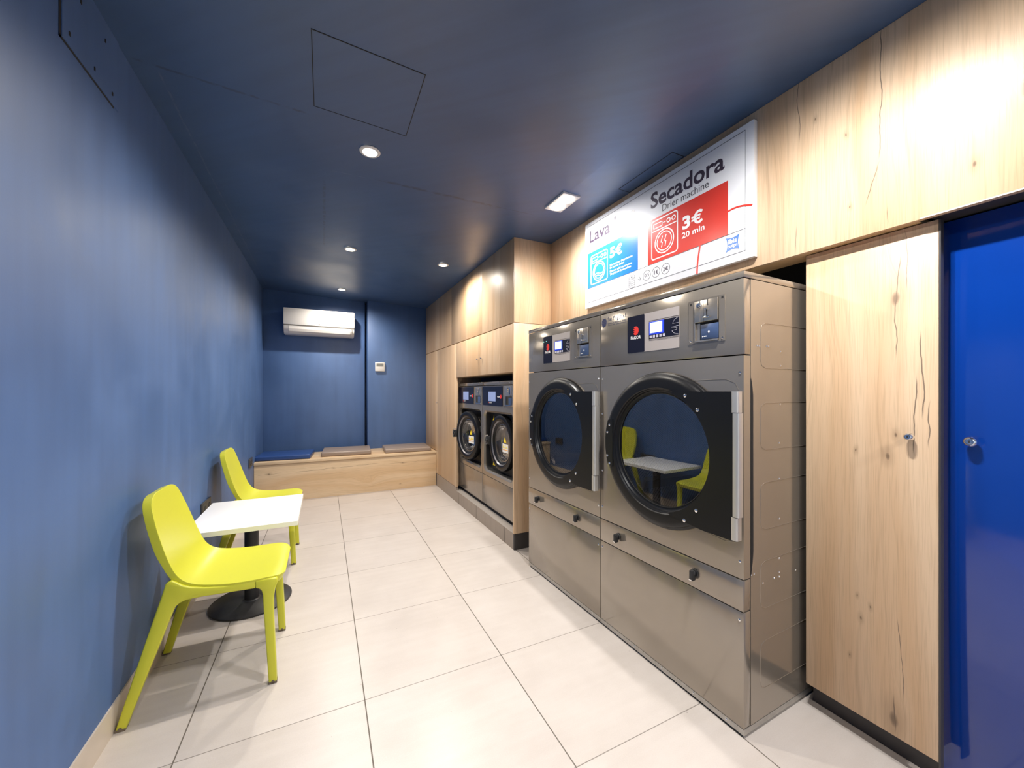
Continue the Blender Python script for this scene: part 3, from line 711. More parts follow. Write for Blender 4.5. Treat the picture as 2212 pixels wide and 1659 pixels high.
def machine_icon(x0, x1, z0, z1, hot):
    m_ = MB(); w = x1-x0; h = z1-z0; t = 0.0062; a, b_ = YT, -0.0008
    m_.ribbon(rrect(x0, x1, z0, z1, 0.014), t, a, b_, closed=True)
    zb = z1 - h*0.27
    m_.ribbon([(x0, zb), (x1, zb)], t*0.85, a, b_)
    zc = z1 - h*0.14
    m_.ribbon(rrect(x0+w*0.08, x0+w*0.42, zc-h*0.06, zc+h*0.05, 0.003), t*0.75, a, b_, closed=True)
    m_.ribbon([(x0+w*0.46, zc), (x0+w*0.56, zc)], t*0.7, a, b_)
    for q in (0.67, 0.86): m_.ribbon(circle(x0+w*q, zc, h*0.052, 20), t*0.8, a, b_, closed=True)
    cx, cz, R = (x0+x1)/2, z0 + h*0.385, w*0.36
    m_.ribbon(circle(cx, cz, R, 40), t, a, b_, closed=True)
    m_.ribbon(circle(cx, cz, R*0.78, 40), t*0.8, a, b_, closed=True)
    if hot:
        for dx in (-0.012, 0.012):
            m_.ribbon([(cx+dx-0.006, cz-0.030), (cx+dx, cz-0.004), (cx+dx-0.010, cz-0.002), (cx+dx+0.002, cz+0.030)], t*0.8, a, b_)
    else:
        m_.ribbon([(cx-R*0.7+i*R*1.4/12, cz-R*0.25+0.005*math.sin(i/12*2*PI)) for i in range(13)], t*0.7, a, b_)
        m_.ribbon([(cx-R*0.55+i*R*1.1/12, cz-R*0.50+0.005*math.sin(i/12*2*PI)) for i in range(13)], t*0.7, a, b_)
    m_.build('machine_icon', M_WHITE, sg)
machine_icon(0.066, 0.235, 0.151, 0.343, False)
machine_icon(0.608, 0.781, 0.153, 0.362, True)
# coin row
c = MB()
for i in range(5):
    z = 0.047 + i*0.012
    c.ribbon([(0.453+0.024*math.cos(t), z+0.008*math.sin(t)) for t in [PI+PI*j/16 for j in range(17)]], 0.0022, Y0, 0.0004)
c.ribbon([(0.453+0.024*math.cos(2*PI*j/28), 0.103+0.011*math.sin(2*PI*j/28)) for j in range(28)], 0.0022, Y0, 0.0004, closed=True)
for x in (0.429, 0.477): c.ribbon([(x, 0.045), (x, 0.103)], 0.0022, Y0, 0.0004)
c.build('coin_stack_icon', M_SIGNGREY, sg)
euro(0.445, 0.460, 0.097, 0.109, Y0, 0.0022, M_SIGNGREY, sg)
c = MB(); c.ribbon([(0.491, 0.075), (0.525, 0.075)], 0.0024, Y0, 0.0004); c.ribbon([(0.511, 0.090), (0.525, 0.075), (0.511, 0.060)], 0.0024, Y0, 0.0004); c.build('arrow_icon', M_SIGNGREY, sg)
for cx, s_, hw in ((0.570, '0,5', 0.017), (0.6365, '1€', 0.015), (0.703, '2€', 0.017)):
    MB().ribbon(circle(cx, 0.081, 0.0275, 36), 0.0024, Y0, 0.0004, closed=True).build('coin_outline', M_SIGNGREY, sg)
    if '€' in s_:
        text(s_[0], cx-hw, cx-hw+(0.007 if s_[0] == '1' else 0.013), 0.070, 0.092, Y0, M_SIGNINK, sg); euro(cx-hw+0.0145, cx+hw+0.002, 0.070, 0.092, Y0, 0.0032, M_SIGNINK, sg)
    else: text(s_, cx-hw, cx+hw, 0.070, 0.092, Y0, M_SIGNINK, sg)
c = MB(); cx, cz, R = 1.085, 0.02, 0.212
# two visible pieces of a large circle
A0 = []
c.ribbon([(1.058 + 0.109*i/14, 0.2195 + 0.020*math.sin(PI*(0.35+0.65*i/14)) ) for i in range(15)], 0.0075, -0.0012, 0.0004)
c.build('red_arc', M_SIGNRED, sg); c = MB()
c.ribbon([(0.9135 - 0.019*math.sin(PI*i/18*0.62) + 0.002*i/14, 0.1325 - 0.1315*i/14) for i in range(15)], 0.0075, -0.0012, 0.0004)
c.build('red_arc', M_SIGNRED, sg)
# blue pillow logo
P = []
x0, x1, z0, z1 = 1.047, 1.110, 0.054, 0.119
for (ax, az), (bx, bz), nx, nz in (((x0, z0), (x1, z0), 0, 1), ((x1, z0), (x1, z1), -1, 0), ((x1, z1), (x0, z1), 0, -1), ((x0, z1), (x0, z0), 1, 0)):
    for i in range(8):
        t = i/8; d_ = 0.007*math.sin(PI*t); P.append((ax+(bx-ax)*t+nx*d_, az+(bz-az)*t+nz*d_))
MB().prism(P, 'xz', -0.0009, 0.0004).build('logo_panel', M_SIGNBLUE, sg)
text('ibis', 1.059, 1.098, 0.087, 0.108, YT, M_WHITE, sg, 'logo_lettering', bold=0.03)
text('budget', 1.056, 1.102, 0.066, 0.085, YT, M_WHITE, sg, 'logo_lettering', bold=0.012)
tag(sg, 'white price sign reading Lavadora and Secadora, above the tumble dryers', 'sign')

# ------------------------------------------------------------------ tumble dryers (local frame: x right, y into the machine, z up)
DW = 0.767
def plate_with_hole(x0, x1, z0, z1, cx, cz, R, y0, y1, n=72):
    """rectangular plate with a round hole"""
    b2 = bmesh.new(); angs = sorted(set([2*PI*i/n for i in range(n)] + [math.atan2(z-cz, x-cx) % (2*PI) for x in (x0, x1) for z in (z0, z1)]))
    def edge(t):
        c_, s_ = math.cos(t), math.sin(t); q = 1e9
        if c_ > 1e-9: q = min(q, (x1-cx)/c_)
        if c_ < -1e-9: q = min(q, (x0-cx)/c_)
        if s_ > 1e-9: q = min(q, (z1-cz)/s_)
        if s_ < -1e-9: q = min(q, (z0-cz)/s_)
        return cx+c_*q, cz+s_*q
    L = []
    for t in angs:
        ex, ez = edge(t); ix, iz = cx+R*math.cos(t), cz+R*math.sin(t)
        L.append([b2.verts.new(v) for v in ((ex, y0, ez), (ix, y0, iz), (ix, y1, iz), (ex, y1, ez))])
    k = len(L)
    for i in range(k):
        A, B = L[i], L[(i+1) % k]
        for j in range(4): b2.faces.new((A[j], A[(j+1) % 4], B[(j+1) % 4], B[j]))
    bmesh.ops.recalc_face_normals(b2, faces=b2.faces)
    return b2
def screw_mesh():
    s = MB().lathe([(0, -0.0035), (0.003, -0.0032), (0.0052, -0.0015), (0.0056, 0.0)], (0,0,0), 'y', 12)
    o = s.build('screw', M_CHROME, None, smooth=True); me = o.data; bpy.data.objects.remove(o); return me
SCREW = screw_mesh()
def screw(parent, x, y, z, s=1.0, rz=0.0):
    o = bpy.data.objects.new('screw', SCREW); COL.objects.link(o); o.parent = parent; o.location = (x, y, z); o.scale = (s, s, s); o.rotation_euler = (0, 0, rz); return o

def build_dryer():
    r = empty('tumble_dryer')
    dep = 0.80
    # body: side, back, top
    b = MB(); t = 0.012
    b.box(0.001, t, 0.041, dep, 0.034, 1.643); b.box(DW-t, DW-0.001, 0.041, dep, 0.034, 1.643); b.box(t, DW-t, dep-t, dep, 0.034, 1.643); b.box(t, DW-t, 0.041, dep-t, 0.034, 0.046)
    body = b.build('body', M_STEEL, r)
    box('top_cover', M_STEEL, (0.0, DW, -0.001, dep+0.002, 1.6455, 1.668), r, bevel=0.0015)
    g = MB(); g.box(0.008, DW-0.008, 0.006, 0.05, 0.04, 1.64); g.build('seam_backing', M_SEAM, r) if False else None
    # base rail and feet
    q = MB(); q.box(0.001, DW-0.001, 0.001, dep, 0.010, 0.0315, bevel=0.001)
    rail = q.build('base_rail', M_GALV, r)
    f = MB()
    for x in (0.07, DW-0.07):
        for y in (0.07, dep-0.07): f.cyl((x, y, 0), 0.03, 0.0, 0.0105, 'z', 20)
    f.box(0.03, DW-0.03, 0.03, dep-0.03, 0.0, 0.0100)
    f.build('foot', M_RUBBER, r)
    for x in (0.08, 0.24, 0.40, 0.56, 0.70): screw(r, x, 0.001, 0.0225, 0.7)
    # front panels (wrap 4 cm round the side)
    def fp(name, z0, z1, y0=0.0):
        return box(name, M_STEEL, (0.0015, DW-0.0015, y0, 0.039, z0, z1), r, bevel=0.0018)
    fp('lower_panel', 0.034, 0.4475)
    dr = fp('filter_drawer', 0.4515, 0.5625, -0.002)
    for x in (0.137, 0.572):
        kb = MB(); kb.cyl((x, 0, 0.513), 0.0165, -0.010, -0.002, 'y', 28, bev=0.002)
        kb.cyl((x, 0, 0.517), 0.011, -0.022, -0.009, 'y', 20, bev=0.003)
        kb.box(x-0.0075, x+0.0075, -0.032, -0.008, 0.486, 0.527, bevel=0.004)
        ko = kb.build('latch_knob', M_BLACKM, dr, smooth=True)
        MB().box(x-0.0062, x+0.0062, -0.0335, -0.0315, 0.4885, 0.4925).build('knob_tip', M_CHROME, ko)
    fpn = MB(); fpn.merge(plate_with_hole(0.0015, DW-0.0015, 0.5665, 1.3665, 0.40, 0.983, 0.285, 0.0, 0.039)); fpn.build('front_panel', M_STEEL, r, smooth=True, angle=0.5)
    box('control_panel', M_STEEL, (0.0015, DW-0.0015, 0.0, 0.039, 1.3710, 1.6425), r, bevel=0.0018)
    # drum
    cx, cz = 0.40, 0.983
    dm = empty('drum_holder') if False else None
    o = MB().lathe([(0.285, 0.0), (0.285, 0.60)], (0,0,0), 'y', 80).build('drum', M_PERF, r, smooth=True); o.location = (cx, 0.06, cz)
    o2 = MB().lathe([(0, 0.0), (0.285, 0.0)], (0,0,0), 'y', 80).build('drum_back', M_PERFF, r); o2.location = (cx, 0.658, cz)
    bf = MB()
    for k in range(3):
        a = PI/2 + 2*PI*k/3 + 0.3
        b3 = bmesh.new(); bmesh.ops.create_cube(b3, size=1.0)
        for v in b3.verts: v.co = Vector((v.co.x*0.05*(1.0 if v.co.z < 0 else 0.45), v.co.y*0.58, v.co.z*0.05))
        b3.transform(Matrix.Translation((cx + 0.258*math.cos(a), 0.36, cz + 0.258*math.sin(a))) @ Matrix.Rotation(-(a + PI/2), 4, 'Y'))
        bf.merge(b3)
    bf.build('drum_paddle', M_INOX, r)
    MB().lathe([(0.255, 0.030), (0.295, 0.030), (0.295, 0.060), (0.284, 0.062)], (cx, 0, cz), 'y', 72).build('drum_gasket', M_RUBBER, r, smooth=True)
    # door: ring, rim, glass, hinge plate
    ring = MB().lathe([(0.339, -0.001), (0.339, -0.010), (0.336, -0.016), (0.331, -0.018), (0.328, -0.020), (0.324, -0.029), (0.317, -0.034), (0.305, -0.036),
                       (0.272, -0.036), (0.268, -0.033), (0.266, -0.026), (0.262, -0.024), (0.259, -0.016), (0.254, -0.013), (0.248, -0.012), (0.246, -0.004), (0.246, 0.012), (0.30, 0.012), (0.30, -0.001)], (cx, 0, cz), 'y', 96, closed=True)
    ring.build('door_ring', M_BLACK, r, smooth=True, angle=0.5)
    MB().lathe([(0.2475, -0.0135), (0.2475, -0.0115), (0.2445, -0.010), (0.2445, -0.014)], (cx, 0, cz), 'y', 80, closed=True).build('glass_bead', M_RUBBER, r, smooth=True)
    MB().lathe([(0, -0.0085), (0.2455, -0.0085)], (cx, 0, cz), 'y', 80).build('door_glass', M_GLASS, r)
    R = 0.262; x1, zt, zb = 0.752, cz+0.2545, cz-0.275
    a_t = math.atan2(zt-cz, 0.075); P = []
    at0 = math.acos(min(1, 0.068/ R)); 
    P = [(cx+R*math.cos(t), cz+R*math.sin(t)) for t in [1.32 - i*(2.64)/48 for i in range(49)]]
    P = [(0.478, zt)] + P + [(0.500, cz-0.262), (0.625, zb), (x1, zb), (x1, zt)]
    MB().prism(P, 'xz', -0.0425, -0.0355).build('hinge_plate', M_BLACK, r)
    for x, z in ((0.556, 1.221), (0.612, 1.166), (0.606, 0.776), (0.552, 0.722)): screw(r, x, -0.0425, z, 1.35)
    # hinge barrel
    xh = 0.7625
    for nm, z0, z1, dx in (('hinge', 1.163, 1.238, -0.0035), ('hinge', 0.795, 1.161, 0.0), ('hinge', 0.712, 0.793, -0.005)):
        MB().prism(rrect(xh-0.012+dx, xh+0.0125+dx, -0.046, -0.014, 0.007, 4), 'xy', z0, z1).build(nm, M_ALU, r, smooth=True)
    box('hinge_leaf', M_ALU, (0.735, 0.758, -0.014, -0.0005, 0.715, 1.236), r)
    # latch plate on the left of the ring
    P = [(cx+0.319*math.cos(t), cz+0.319*math.sin(t)) for t in [PI-0.40+0.80*i/20 for i in range(21)]]
    P = [(0.133, cz+0.118)] + P + [(0.133, cz-0.118)]
    P = [(x, z) for x, z in P if abs(z-cz) <= 0.1185]
    MB().prism(P, 'xz', -0.0395, -0.0355).build('latch_plate', M_BLACK, r)
    for x, z in ((0.112, 1.070), (0.097, 1.033), (0.097, 0.915), (0.112, 0.878)): screw(r, x, -0.0395, z, 1.15)
    # pressed outline around the ring and hinge plate
    ln = MB()
    q = [(cx+0.349*math.cos(t), cz+0.349*math.sin(t)) for t in [0.93-0.0*i for i in range(1)]]
    ln.tube([(cx+0.15, 0, cz+0.298), (0.70, 0, cz+0.300), (0.735, 0, cz+0.285), (0.748, 0, cz+0.258)], 0.0010, 6)
    ln.tube([(cx+0.18, 0, cz-0.300), (0.59, 0, cz-0.292), (0.70, 0, cz-0.300), (0.735, 0, cz-0.292), (0.748, 0, cz-0.278)], 0.0010, 6)
    ln.build('pressed_line', M_STEEL, r)
    for x, z in ((0.752, 1.305), (0.752, 0.627), (0.75, 0.417), (0.014, 1.303), (0.013, 1.118), (0.013, 0.82), (0.013, 0.629), (0.013, 0.417)): screw(r, x, 0.0, z, 0.95)
    # display
    dp = MB().prism(rrect(0.200, 0.494, 1.4215, 1.5955, 0.004), 'xz', -0.002, 0.001).build('display_plate', M_GREYP, r)
    MB().prism(rrect(0.200, 0.306, 1.4215, 1.5955, 0.004), 'xz', -0.003, -0.0015).build('logo_field', M_NAVY, dp)
    MB().box(0.333, 0.494, -0.003, -0.0015, 1.4755, 1.5515).build('button_field', M_NAVY, dp)
    MB().box(0.3345, 0.418, -0.0035, -0.0025, 1.4935, 1.5515).build('screen_bezel', M_BLUEGLOW, dp)
    MB().box(0.340, 0.408, -0.0045, -0.003, 1.5005, 1.5475).build('screen', M_SCREEN, dp)
    for i in range(5): MB().box(0.338+i*0.0185, 0.350+i*0.0185, -0.004, -0.0028, 1.4785, 1.4905).build('button', M_LILAC, dp)
    s = MB()
    s.prism([(0.2535+0.0175*math.cos(t), 1.5245+0.021*math.sin(t)) for t in [-2.2+ i*(4.6)/24 for i in range(25)]] + [(0.2400, 1.5385), (0.2500, 1.5345), (0.2380, 1.5330), (0.2385, 1.5290), (0.2500, 1.5275), (0.2370, 1.5215), (0.2500, 1.5210), (0.2385, 1.5120)], 'xz', -0.0040, -0.0025)
    s.build('logo_mark', M_RED, dp)
    text('FAGOR', 0.2215, 0.2855, 1.4845, 1.5005, -0.0038, M_WHITE, dp, 'logo_lettering', bold=0.03)
    s = MB(); s.ribbon([(0.334, 1.4695), (0.373, 1.4695)], 0.0010, -0.0030, -0.001); s.ribbon([(0.460, 1.4695), (0.493, 1.4695)], 0.0010, -0.0030, -0.001)
    s.ribbon([(0.334, 1.5570), (0.494, 1.5570)], 0.0010, -0.0030, -0.001); s.build('rule_line', M_INK, dp)
    text('GREEN EVOLUTION', 0.376, 0.457, 1.4655, 1.4725, -0.0028, M_INK, dp, 'print')
    s = MB()
    s.ribbon([(0.494-0.033*math.cos(t), 1.5145+0.034*math.sin(t)) for t in [0.35+i*1.1/10 for i in range(11)]], 0.0010, -0.0042, -0.0028)
    s.ribbon([(0.463, 1.5265), (0.494, 1.5265)], 0.0010, -0.0042, -0.0028); s.ribbon([(0.458, 1.5120), (0.494, 1.5140)], 0.0010, -0.0042, -0.0028); s.ribbon([(0.458, 1.5080), (0.486, 1.5065)], 0.0010, -0.0042, -0.0028)
    s.ribbon([(0.486, 1.5065), (0.483, 1.4985), (0.460, 1.4960)], 0.0010, -0.0042, -0.0028)
    s.ribbon([(0.494-0.034*math.cos(t), 1.5-0.020*math.sin(t)) for t in [0.2+i*1.3/10 for i in range(11)]], 0.0010, -0.0042, -0.0028)
    s.build('emblem_outline', M_LILAC, dp)
    # coin mechanism
    cp = MB()
    for d in ((0.541, 0.571, 1.4275, 1.6005), (0.673, 0.6965, 1.4275, 1.6005), (0.571, 0.673, 1.5955, 1.6005), (0.571, 0.673, 1.4275, 1.4330)): cp.box(d[0], d[1], -0.003, 0.0005, d[2], d[3])
    co = cp.build('coin_plate', M_STEEL, r)
    h = MB()
    for x, z in ((0.5525, 1.5875), (0.6875, 1.5905)): h.box(x-0.004, x+0.004, -0.0036, -0.0028, z-0.004, z+0.004)
    h.build('square_hole', M_SEAM, co)
    for x, z in ((0.552, 1.4385), (0.6865, 1.4385)): screw(r, x, -0.003, z, 0.8)
    lb = MB(); lb.box(0.573, 0.672, -0.0105, 0.0, 1.5095, 1.5935, bevel=0.0015); lb.box(0.596, 0.6, -0.0108, -0.01, 1.51, 1.593)
    lo = lb.build('coin_lock_plate', M_INOX, r, smooth=True)
    MB().lathe([(0, -0.0145), (0.004, -0.0145), (0.0045, -0.0135), (0.0095, -0.014), (0.0105, -0.012), (0.0105, -0.010)], (0.594, 0, 1.5755), 'y', 24).build('key_lock', M_CHROME, lo, smooth=True)
    s = MB(); s.box(0.6305, 0.6335, -0.0112, -0.0100, 1.5705, 1.5935); s.box(0.6255, 0.6295, -0.0112, -0.0100, 1.5300, 1.5560); s.box(0.6130, 0.6138, -0.0109, -0.0100, 1.51, 1.593); s.build('coin_slit', M_SEAM, lo)
    s = MB(); s.box(0.6225, 0.6325, -0.020, -0.0100, 1.5540, 1.5600, bevel=0.0015); s.box(0.6130, 0.6430, -0.0200, -0.0100, 1.5225, 1.5290, bevel=0.0025); s.build('reject_lever', M_CHROME, lo, smooth=True)
    s = MB(); s.box(0.573, 0.672, -0.0003, 0.0005, 1.4330, 1.5090); s.build('return_cavity', M_DARKCAV, r)
    s = MB(); s.box(0.5725, 0.5765, -0.0095, 0.0, 1.4345, 1.5090); s.box(0.5725, 0.6725, -0.0095, 0.0, 1.4330, 1.4385); s.box(0.5765, 0.5935, -0.0022, -0.0004, 1.4385, 1.5060)
    s.build('return_tray', M_INOX, r)
    rb = box('coin_return', M_COINBLUE, (0.599, 0.6715, -0.007, -0.0004, 1.4400, 1.4990), r, bevel=0.001)
    s = MB(); s.box(0.6315, 0.6375, -0.0085, -0.0068, 1.4655, 1.4705); s.box(0.634, 0.6360, -0.0085, -0.0068, 1.4625, 1.4735); s.box(0.606, 0.610, -0.0075, -0.0068, 1.450, 1.454); s.box(0.613, 0.617, -0.0075, -0.0068, 1.450, 1.454); s.box(0.620, 0.624, -0.0075, -0.0068, 1.450, 1.454)
    s.build('return_print', M_WHITE, rb)
    # side of the cabinet: slot, pressed panels, screws
    xs = DW
    P = [(0.0405, 1.285), (0.0475, 1.262), (0.0530, 1.225), (0.0545, 0.66), (0.050, 0.62), (0.0405, 0.572)]
    MB().prism(P, 'yz', xs-0.0013, xs+0.0004).build('side_slot', M_DARKCAV, r)
    ln = MB()
    for z0, z1 in ((1.335, 1.480), (1.035, 1.190), (0.735, 0.890), (0.435, 0.590), (0.135, 0.290)):
        pass
    for zt_, zb_ in ((1.490, 1.325), (1.195, 1.022), (0.900, 0.727), (0.610, 0.435), (0.315, 0.14)):
        y0 = 0.098
        pts_ = [(0.60, zb_-0.003), (y0+0.03, zb_), (y0+0.009, zb_+0.009), (y0, zb_+0.03), (y0, zt_-0.03), (y0+0.009, zt_-0.009), (y0+0.03, zt_), (0.60, zt_+0.003)]
        ln.tube([(xs-0.0008, a, b_) for a, b_ in pts_], 0.0009, 6)
    ln.build('pressed_outline', M_STEEL, r)
    for y, z in ((0.080, 1.405), (0.092, 1.405), (0.139, 1.406), (0.151, 1.406), (0.231, 1.391), (0.231, 1.336), (0.228, 1.189), (0.222, 1.041), (0.222, 0.60), (0.222, 0.548), (0.222, 0.53), (0.188, 0.532), (0.116, 0.53), (0.336, 0.531), (0.045, 0.575), (0.062, 0.576), (0.222, 0.905), (0.222, 0.752)):
        screw(r, xs-0.001, y, z, 0.75, PI/2)
    return r
eang = math.atan2(-(2.405-0.872), (1.342-1.304))
near = build_dryer()
e = Vector((math.cos(eang), math.sin(eang), 0))
base_far = Vector((1.304, 2.405, 0))
dry_far = near; dry_far.location = base_far; dry_far.rotation_euler = (0, 0, eang)
dry_near = copy_tree(near); dry_near.location = base_far + e*0.768
tag(dry_far, 'farther stainless steel tumble dryer, beside the oak end panel', 'tumble dryer', 'coin-operated tumble dryers')
tag(dry_near, 'nearest stainless steel tumble dryer with the service sticker and exposed side', 'tumble dryer', 'coin-operated tumble dryers')
# service sticker on the near dryer only
st = dry_near
lg = MB()
for i, (z, w_) in enumerate(((1.6145, 0.62), (1.6075, 0.92), (1.6000, 1.0), (1.5920, 0.98), (1.5845, 0.82), (1.5785, 0.5))):
    cxx = 0.0275; hw = 0.0185*w_
    lg.prism([(cxx-hw, z-0.0034), (cxx+hw, z-0.0020), (cxx+hw*0.98, z+0.0038), (cxx-hw*0.9, z+0.0026)], 'xz', -0.0008, 0.0006)
lg.build('sticker_emblem', M_NAVYPRINT, st)
text('Sat Frigus s.l.', 0.056, 0.190, 1.596, 1.621, -0.0006, M_NAVYPRINT, st, 'sticker_lettering')
text('Servicio de Asistencia Técnica', 0.056, 0.188, 1.585, 1.593, -0.0006, M_NAVYPRINT, st, 'sticker_lettering')
text('902 431 689 - www.satfrigus.es', 0.056, 0.188, 1.574, 1.582, -0.0006, M_NAVYPRINT, st, 'sticker_lettering')
# two status lights lit on the far dryer
g = MB(); g.cyl((0.2055, 0, 1.5635), 0.0028, -0.0042, -0.0028, 'y', 12); g.cyl((0.2370, 0, 1.5635), 0.0028, -0.0042, -0.0028, 'y', 12)
g.build('status_light', M_GREEN, dry_far)

# ------------------------------------------------------------------ washing machines
WW = 0.70; WH = 1.165
def tri(cx, cz, s): return [(cx-s*0.5, cz-s*0.42), (cx+s*0.5, cz-s*0.42), (cx, cz+s*0.52)]
def build_washer(ajar=0.0):
    """origin at the front left bottom corner"""
    r = empty('washing_machine')
    b = MB(); b.box(0.01, WW-0.01, 0.035, 0.60, -0.0372, 0.0); b.build('base', M_BLACKM, r)
    b = MB(); b.box(0.002, WW-0.002, 0.10, 0.66, 0.0, 1.125); b.box(0.002, 0.02, 0.03, 0.10, 0.0, 1.125); b.box(WW-0.02, WW-0.002, 0.03, 0.10, 0.0, 1.125); b.box(0.02, WW-0.02, 0.03, 0.1, 0.0, 0.28)
    b.build('body', M_STEEL_W, r)
    tr = box('top_rail', M_STEEL_W, (0.003, WW-0.003, 0.004, 0.66, 1.128, 1.160), r, bevel=0.002)
    for x in (0.045, WW-0.10): screw(r, x, 0.004, 1.144, 1.3)
    box('lower_panel', M_STEEL_W, (0.0025, WW-0.0025, 0.0, 0.028, 0.006, 0.277), r, bevel=0.0015)
    # door frame with rounded opening
    fr = MB(); O = rrect(0.0025, WW-0.0025, 0.281, 1.122, 0.003, 9); I = rrect(0.030, 0.672, 0.318, 0.893, 0.060, 9); I2 = rrect(0.046, 0.656, 0.334, 0.877, 0.050, 9)
    b2 = bmesh.new(); rings = []
    for L, y in ((O, 0.028), (O, 0.0), (I, 0.0), (I2, 0.014), (I2, 0.022)): rings.append([b2.verts.new((x, y, z)) for x, z in L])
    for A, B in zip(rings, rings[1:]):
        for i in range(len(A)): j = (i+1) % len(A); b2.faces.new((A[i], A[j], B[j], B[i]))
    bmesh.ops.recalc_face_normals(b2, faces=b2.faces); fr.merge(b2); fr.build('door_frame', M_STEEL_W, r, smooth=True, angle=0.4)
    b2 = bmesh.new(); rings = [[b2.verts.new((x, y, z)) for x, z in I2] for y in (0.0222, 0.085)]
    for i in range(len(I2)): j = (i+1) % len(I2); b2.faces.new((rings[0][i], rings[0][j], rings[1][j], rings[1][i]))
    rc = MB(); rc.merge(b2); rc.build('recess_side', M_BLACKM, r, smooth=True, angle=0.5)
    bp = MB(); bp.merge(plate_with_hole(0.040, 0.662, 0.330, 0.882, 0.352, 0.612, 0.20, 0.070, 0.074)); bp.build('recess_back', M_BLACKM, r)
    MB().lathe([(0.20, 0.0), (0.20, 0.06), (0.165, 0.07)], (0.352, 0.07, 0.612), 'y', 48).build('door_gasket', M_RUBBER, r, smooth=True)
    o = MB().lathe([(0.215, 0.0), (0.215, 0.30), (0, 0.31)], (0,0,0), 'y', 48).build('drum', M_PERF, r, smooth=True); o.location = (0.352, 0.135, 0.612)
    # control strip
    MB().prism(rrect(0.008, 0.470, 0.943, 1.116, 0.003), 'xz', -0.003, 0.0005).build('display_plate', M_NAVY, r)
    MB().box(0.158, 0.322, -0.0042, -0.0028, 0.982, 1.068).build('screen', M_SCREENW, r)
    text('FAGOR', 0.362, 0.412, 1.018, 1.031, -0.0038, M_WHITE, r, 'logo_lettering', bold=0.03)
    MB().prism([(0.436+0.014*math.cos(t), 1.0245+0.017*math.sin(t)) for t in [-2.3+i*4.8/20 for i in range(21)]] + [(0.426, 1.029), (0.434, 1.026), (0.425, 1.020)], 'xz', -0.0042, -0.0028).build('logo_mark', M_RED, r)
    text('NEXT', 0.178, 0.235, 0.962, 0.972, -0.0038, M_WHITE, r, 'print')
    MB().box(0.160, 0.166, -0.0040, -0.0028, 0.962, 0.972).build('print_mark', M_RED, r)
    # coin unit
    cp = box('coin_plate', M_INOX, (0.486, 0.688, -0.003, 0.0, 0.945, 1.118), r, bevel=0.001)
    MB().box(0.545, 0.655, -0.0036, -0.0028, 0.957, 1.030).build('return_cavity', M_DARKCAV, cp)
    MB().box(0.592, 0.652, -0.0042, -0.0032, 0.960, 1.020).build('coin_return', M_COINBLUE, cp)
    s = MB(); s.box(0.540, 0.660, -0.008, -0.003, 0.952, 0.958); s.box(0.540, 0.545, -0.008, -0.003, 0.952, 1.03); s.build('return_lip', M_CHROME, cp)
    s = MB(); s.cyl((0.572, 0, 1.092), 0.009, -0.009, -0.003, 'y', 20, bev=0.001); s.cyl((0.570, 0, 1.074), 0.005, -0.008, -0.003, 'y', 14); s.build('key_lock', M_CHROME, cp, smooth=True)
    s = MB(); s.box(0.608, 0.640, -0.0085, -0.003, 1.040, 1.108, bevel=0.003); s.build('coin_slot', M_CHROME, cp, smooth=True)
    MB().box(0.619, 0.624, -0.0095, -0.0082, 1.048, 1.085).build('coin_slit', M_SEAM, cp)
    # warning triangles on the black recess
    w_ = MB()
    for x, z in ((0.125, 0.818), (0.125, 0.395)): w_.prism(tri(x, z, 0.052), 'xz', 0.066, 0.0705)
    w_.build('warning_triangle', M_YELLOW, r)
    # door, hinged at the right
    dr = empty('door'); dr.parent = r; dr.location = (0.605, 0.0 if ajar else 0.035, 0.612); dr.rotation_euler = (0, 0, ajar)
    cx = -0.253
    ring = MB().lathe([(0.250, 0.045), (0.252, 0.010), (0.247, -0.006), (0.236, -0.012), (0.215, -0.012), (0.200, -0.006), (0.190, 0.004), (0.180, 0.008), (0.170, 0.018), (0.166, 0.045)], (cx, 0, 0), 'y', 72, closed=True)
    ring.build('door_ring', M_BLACK, dr, smooth=True, angle=0.5)
    MB().lathe([(0.1995, -0.0062), (0.1905, 0.0030)], (cx, -0.001, 0), 'y', 72).build('painted_reflection', MATS['reflection_grey'], dr, smooth=True)  # grey band painted for the light reflected in the black ring
    MB().lathe([(0.168, 0.018), (0.162, 0.017), (0.160, 0.030), (0.157, 0.050), (0.152, 0.052), (0.150, 0.068), (0.145, 0.072)], (cx, 0, 0), 'y', 72).build('steel_collar', M_COLLAR, dr, smooth=True)
    MB().lathe([(0.161, 0.026), (0.150, 0.060), (0.118, 0.085), (0.07, 0.102), (0, 0.108)], (cx, 0, 0), 'y', 56).build('door_glass', M_GLASSC, dr, smooth=True)
    lb = MB(); lb.prism(tri(cx+0.060, 0.032, 0.052), 'xz', 0.012, 0.0135); lb.build('warning_triangle', M_YELLOW, dr)
    lb = MB(); lb.box(cx+0.010, cx+0.125, 0.012, 0.0135, -0.078, -0.002); o_ = lb.build('warning_label', M_LABELW, dr)
    lo_ = MB()
    for i in range(3): lo_.prism(tri(cx+0.031+i*0.036, -0.026, 0.028), 'xz', 0.0108, 0.0125)
    lo_.build('label_symbol', M_YELLOW, dr)
    lo_ = MB(); lo_.box(cx+0.014, cx+0.121, 0.0108, 0.0125, -0.056, -0.050); lo_.build('label_stripe', M_ORANGE, dr)
    hd = MB(); hd.box(cx-0.258, cx-0.222, -0.030, 0.012, -0.040, 0.040, bevel=0.008); hd.cyl((cx-0.240, 0, 0), 0.016, -0.042, -0.028, 'y', 24, bev=0.004)
    ho = hd.build('handle', M_BLACKM, dr, smooth=True)
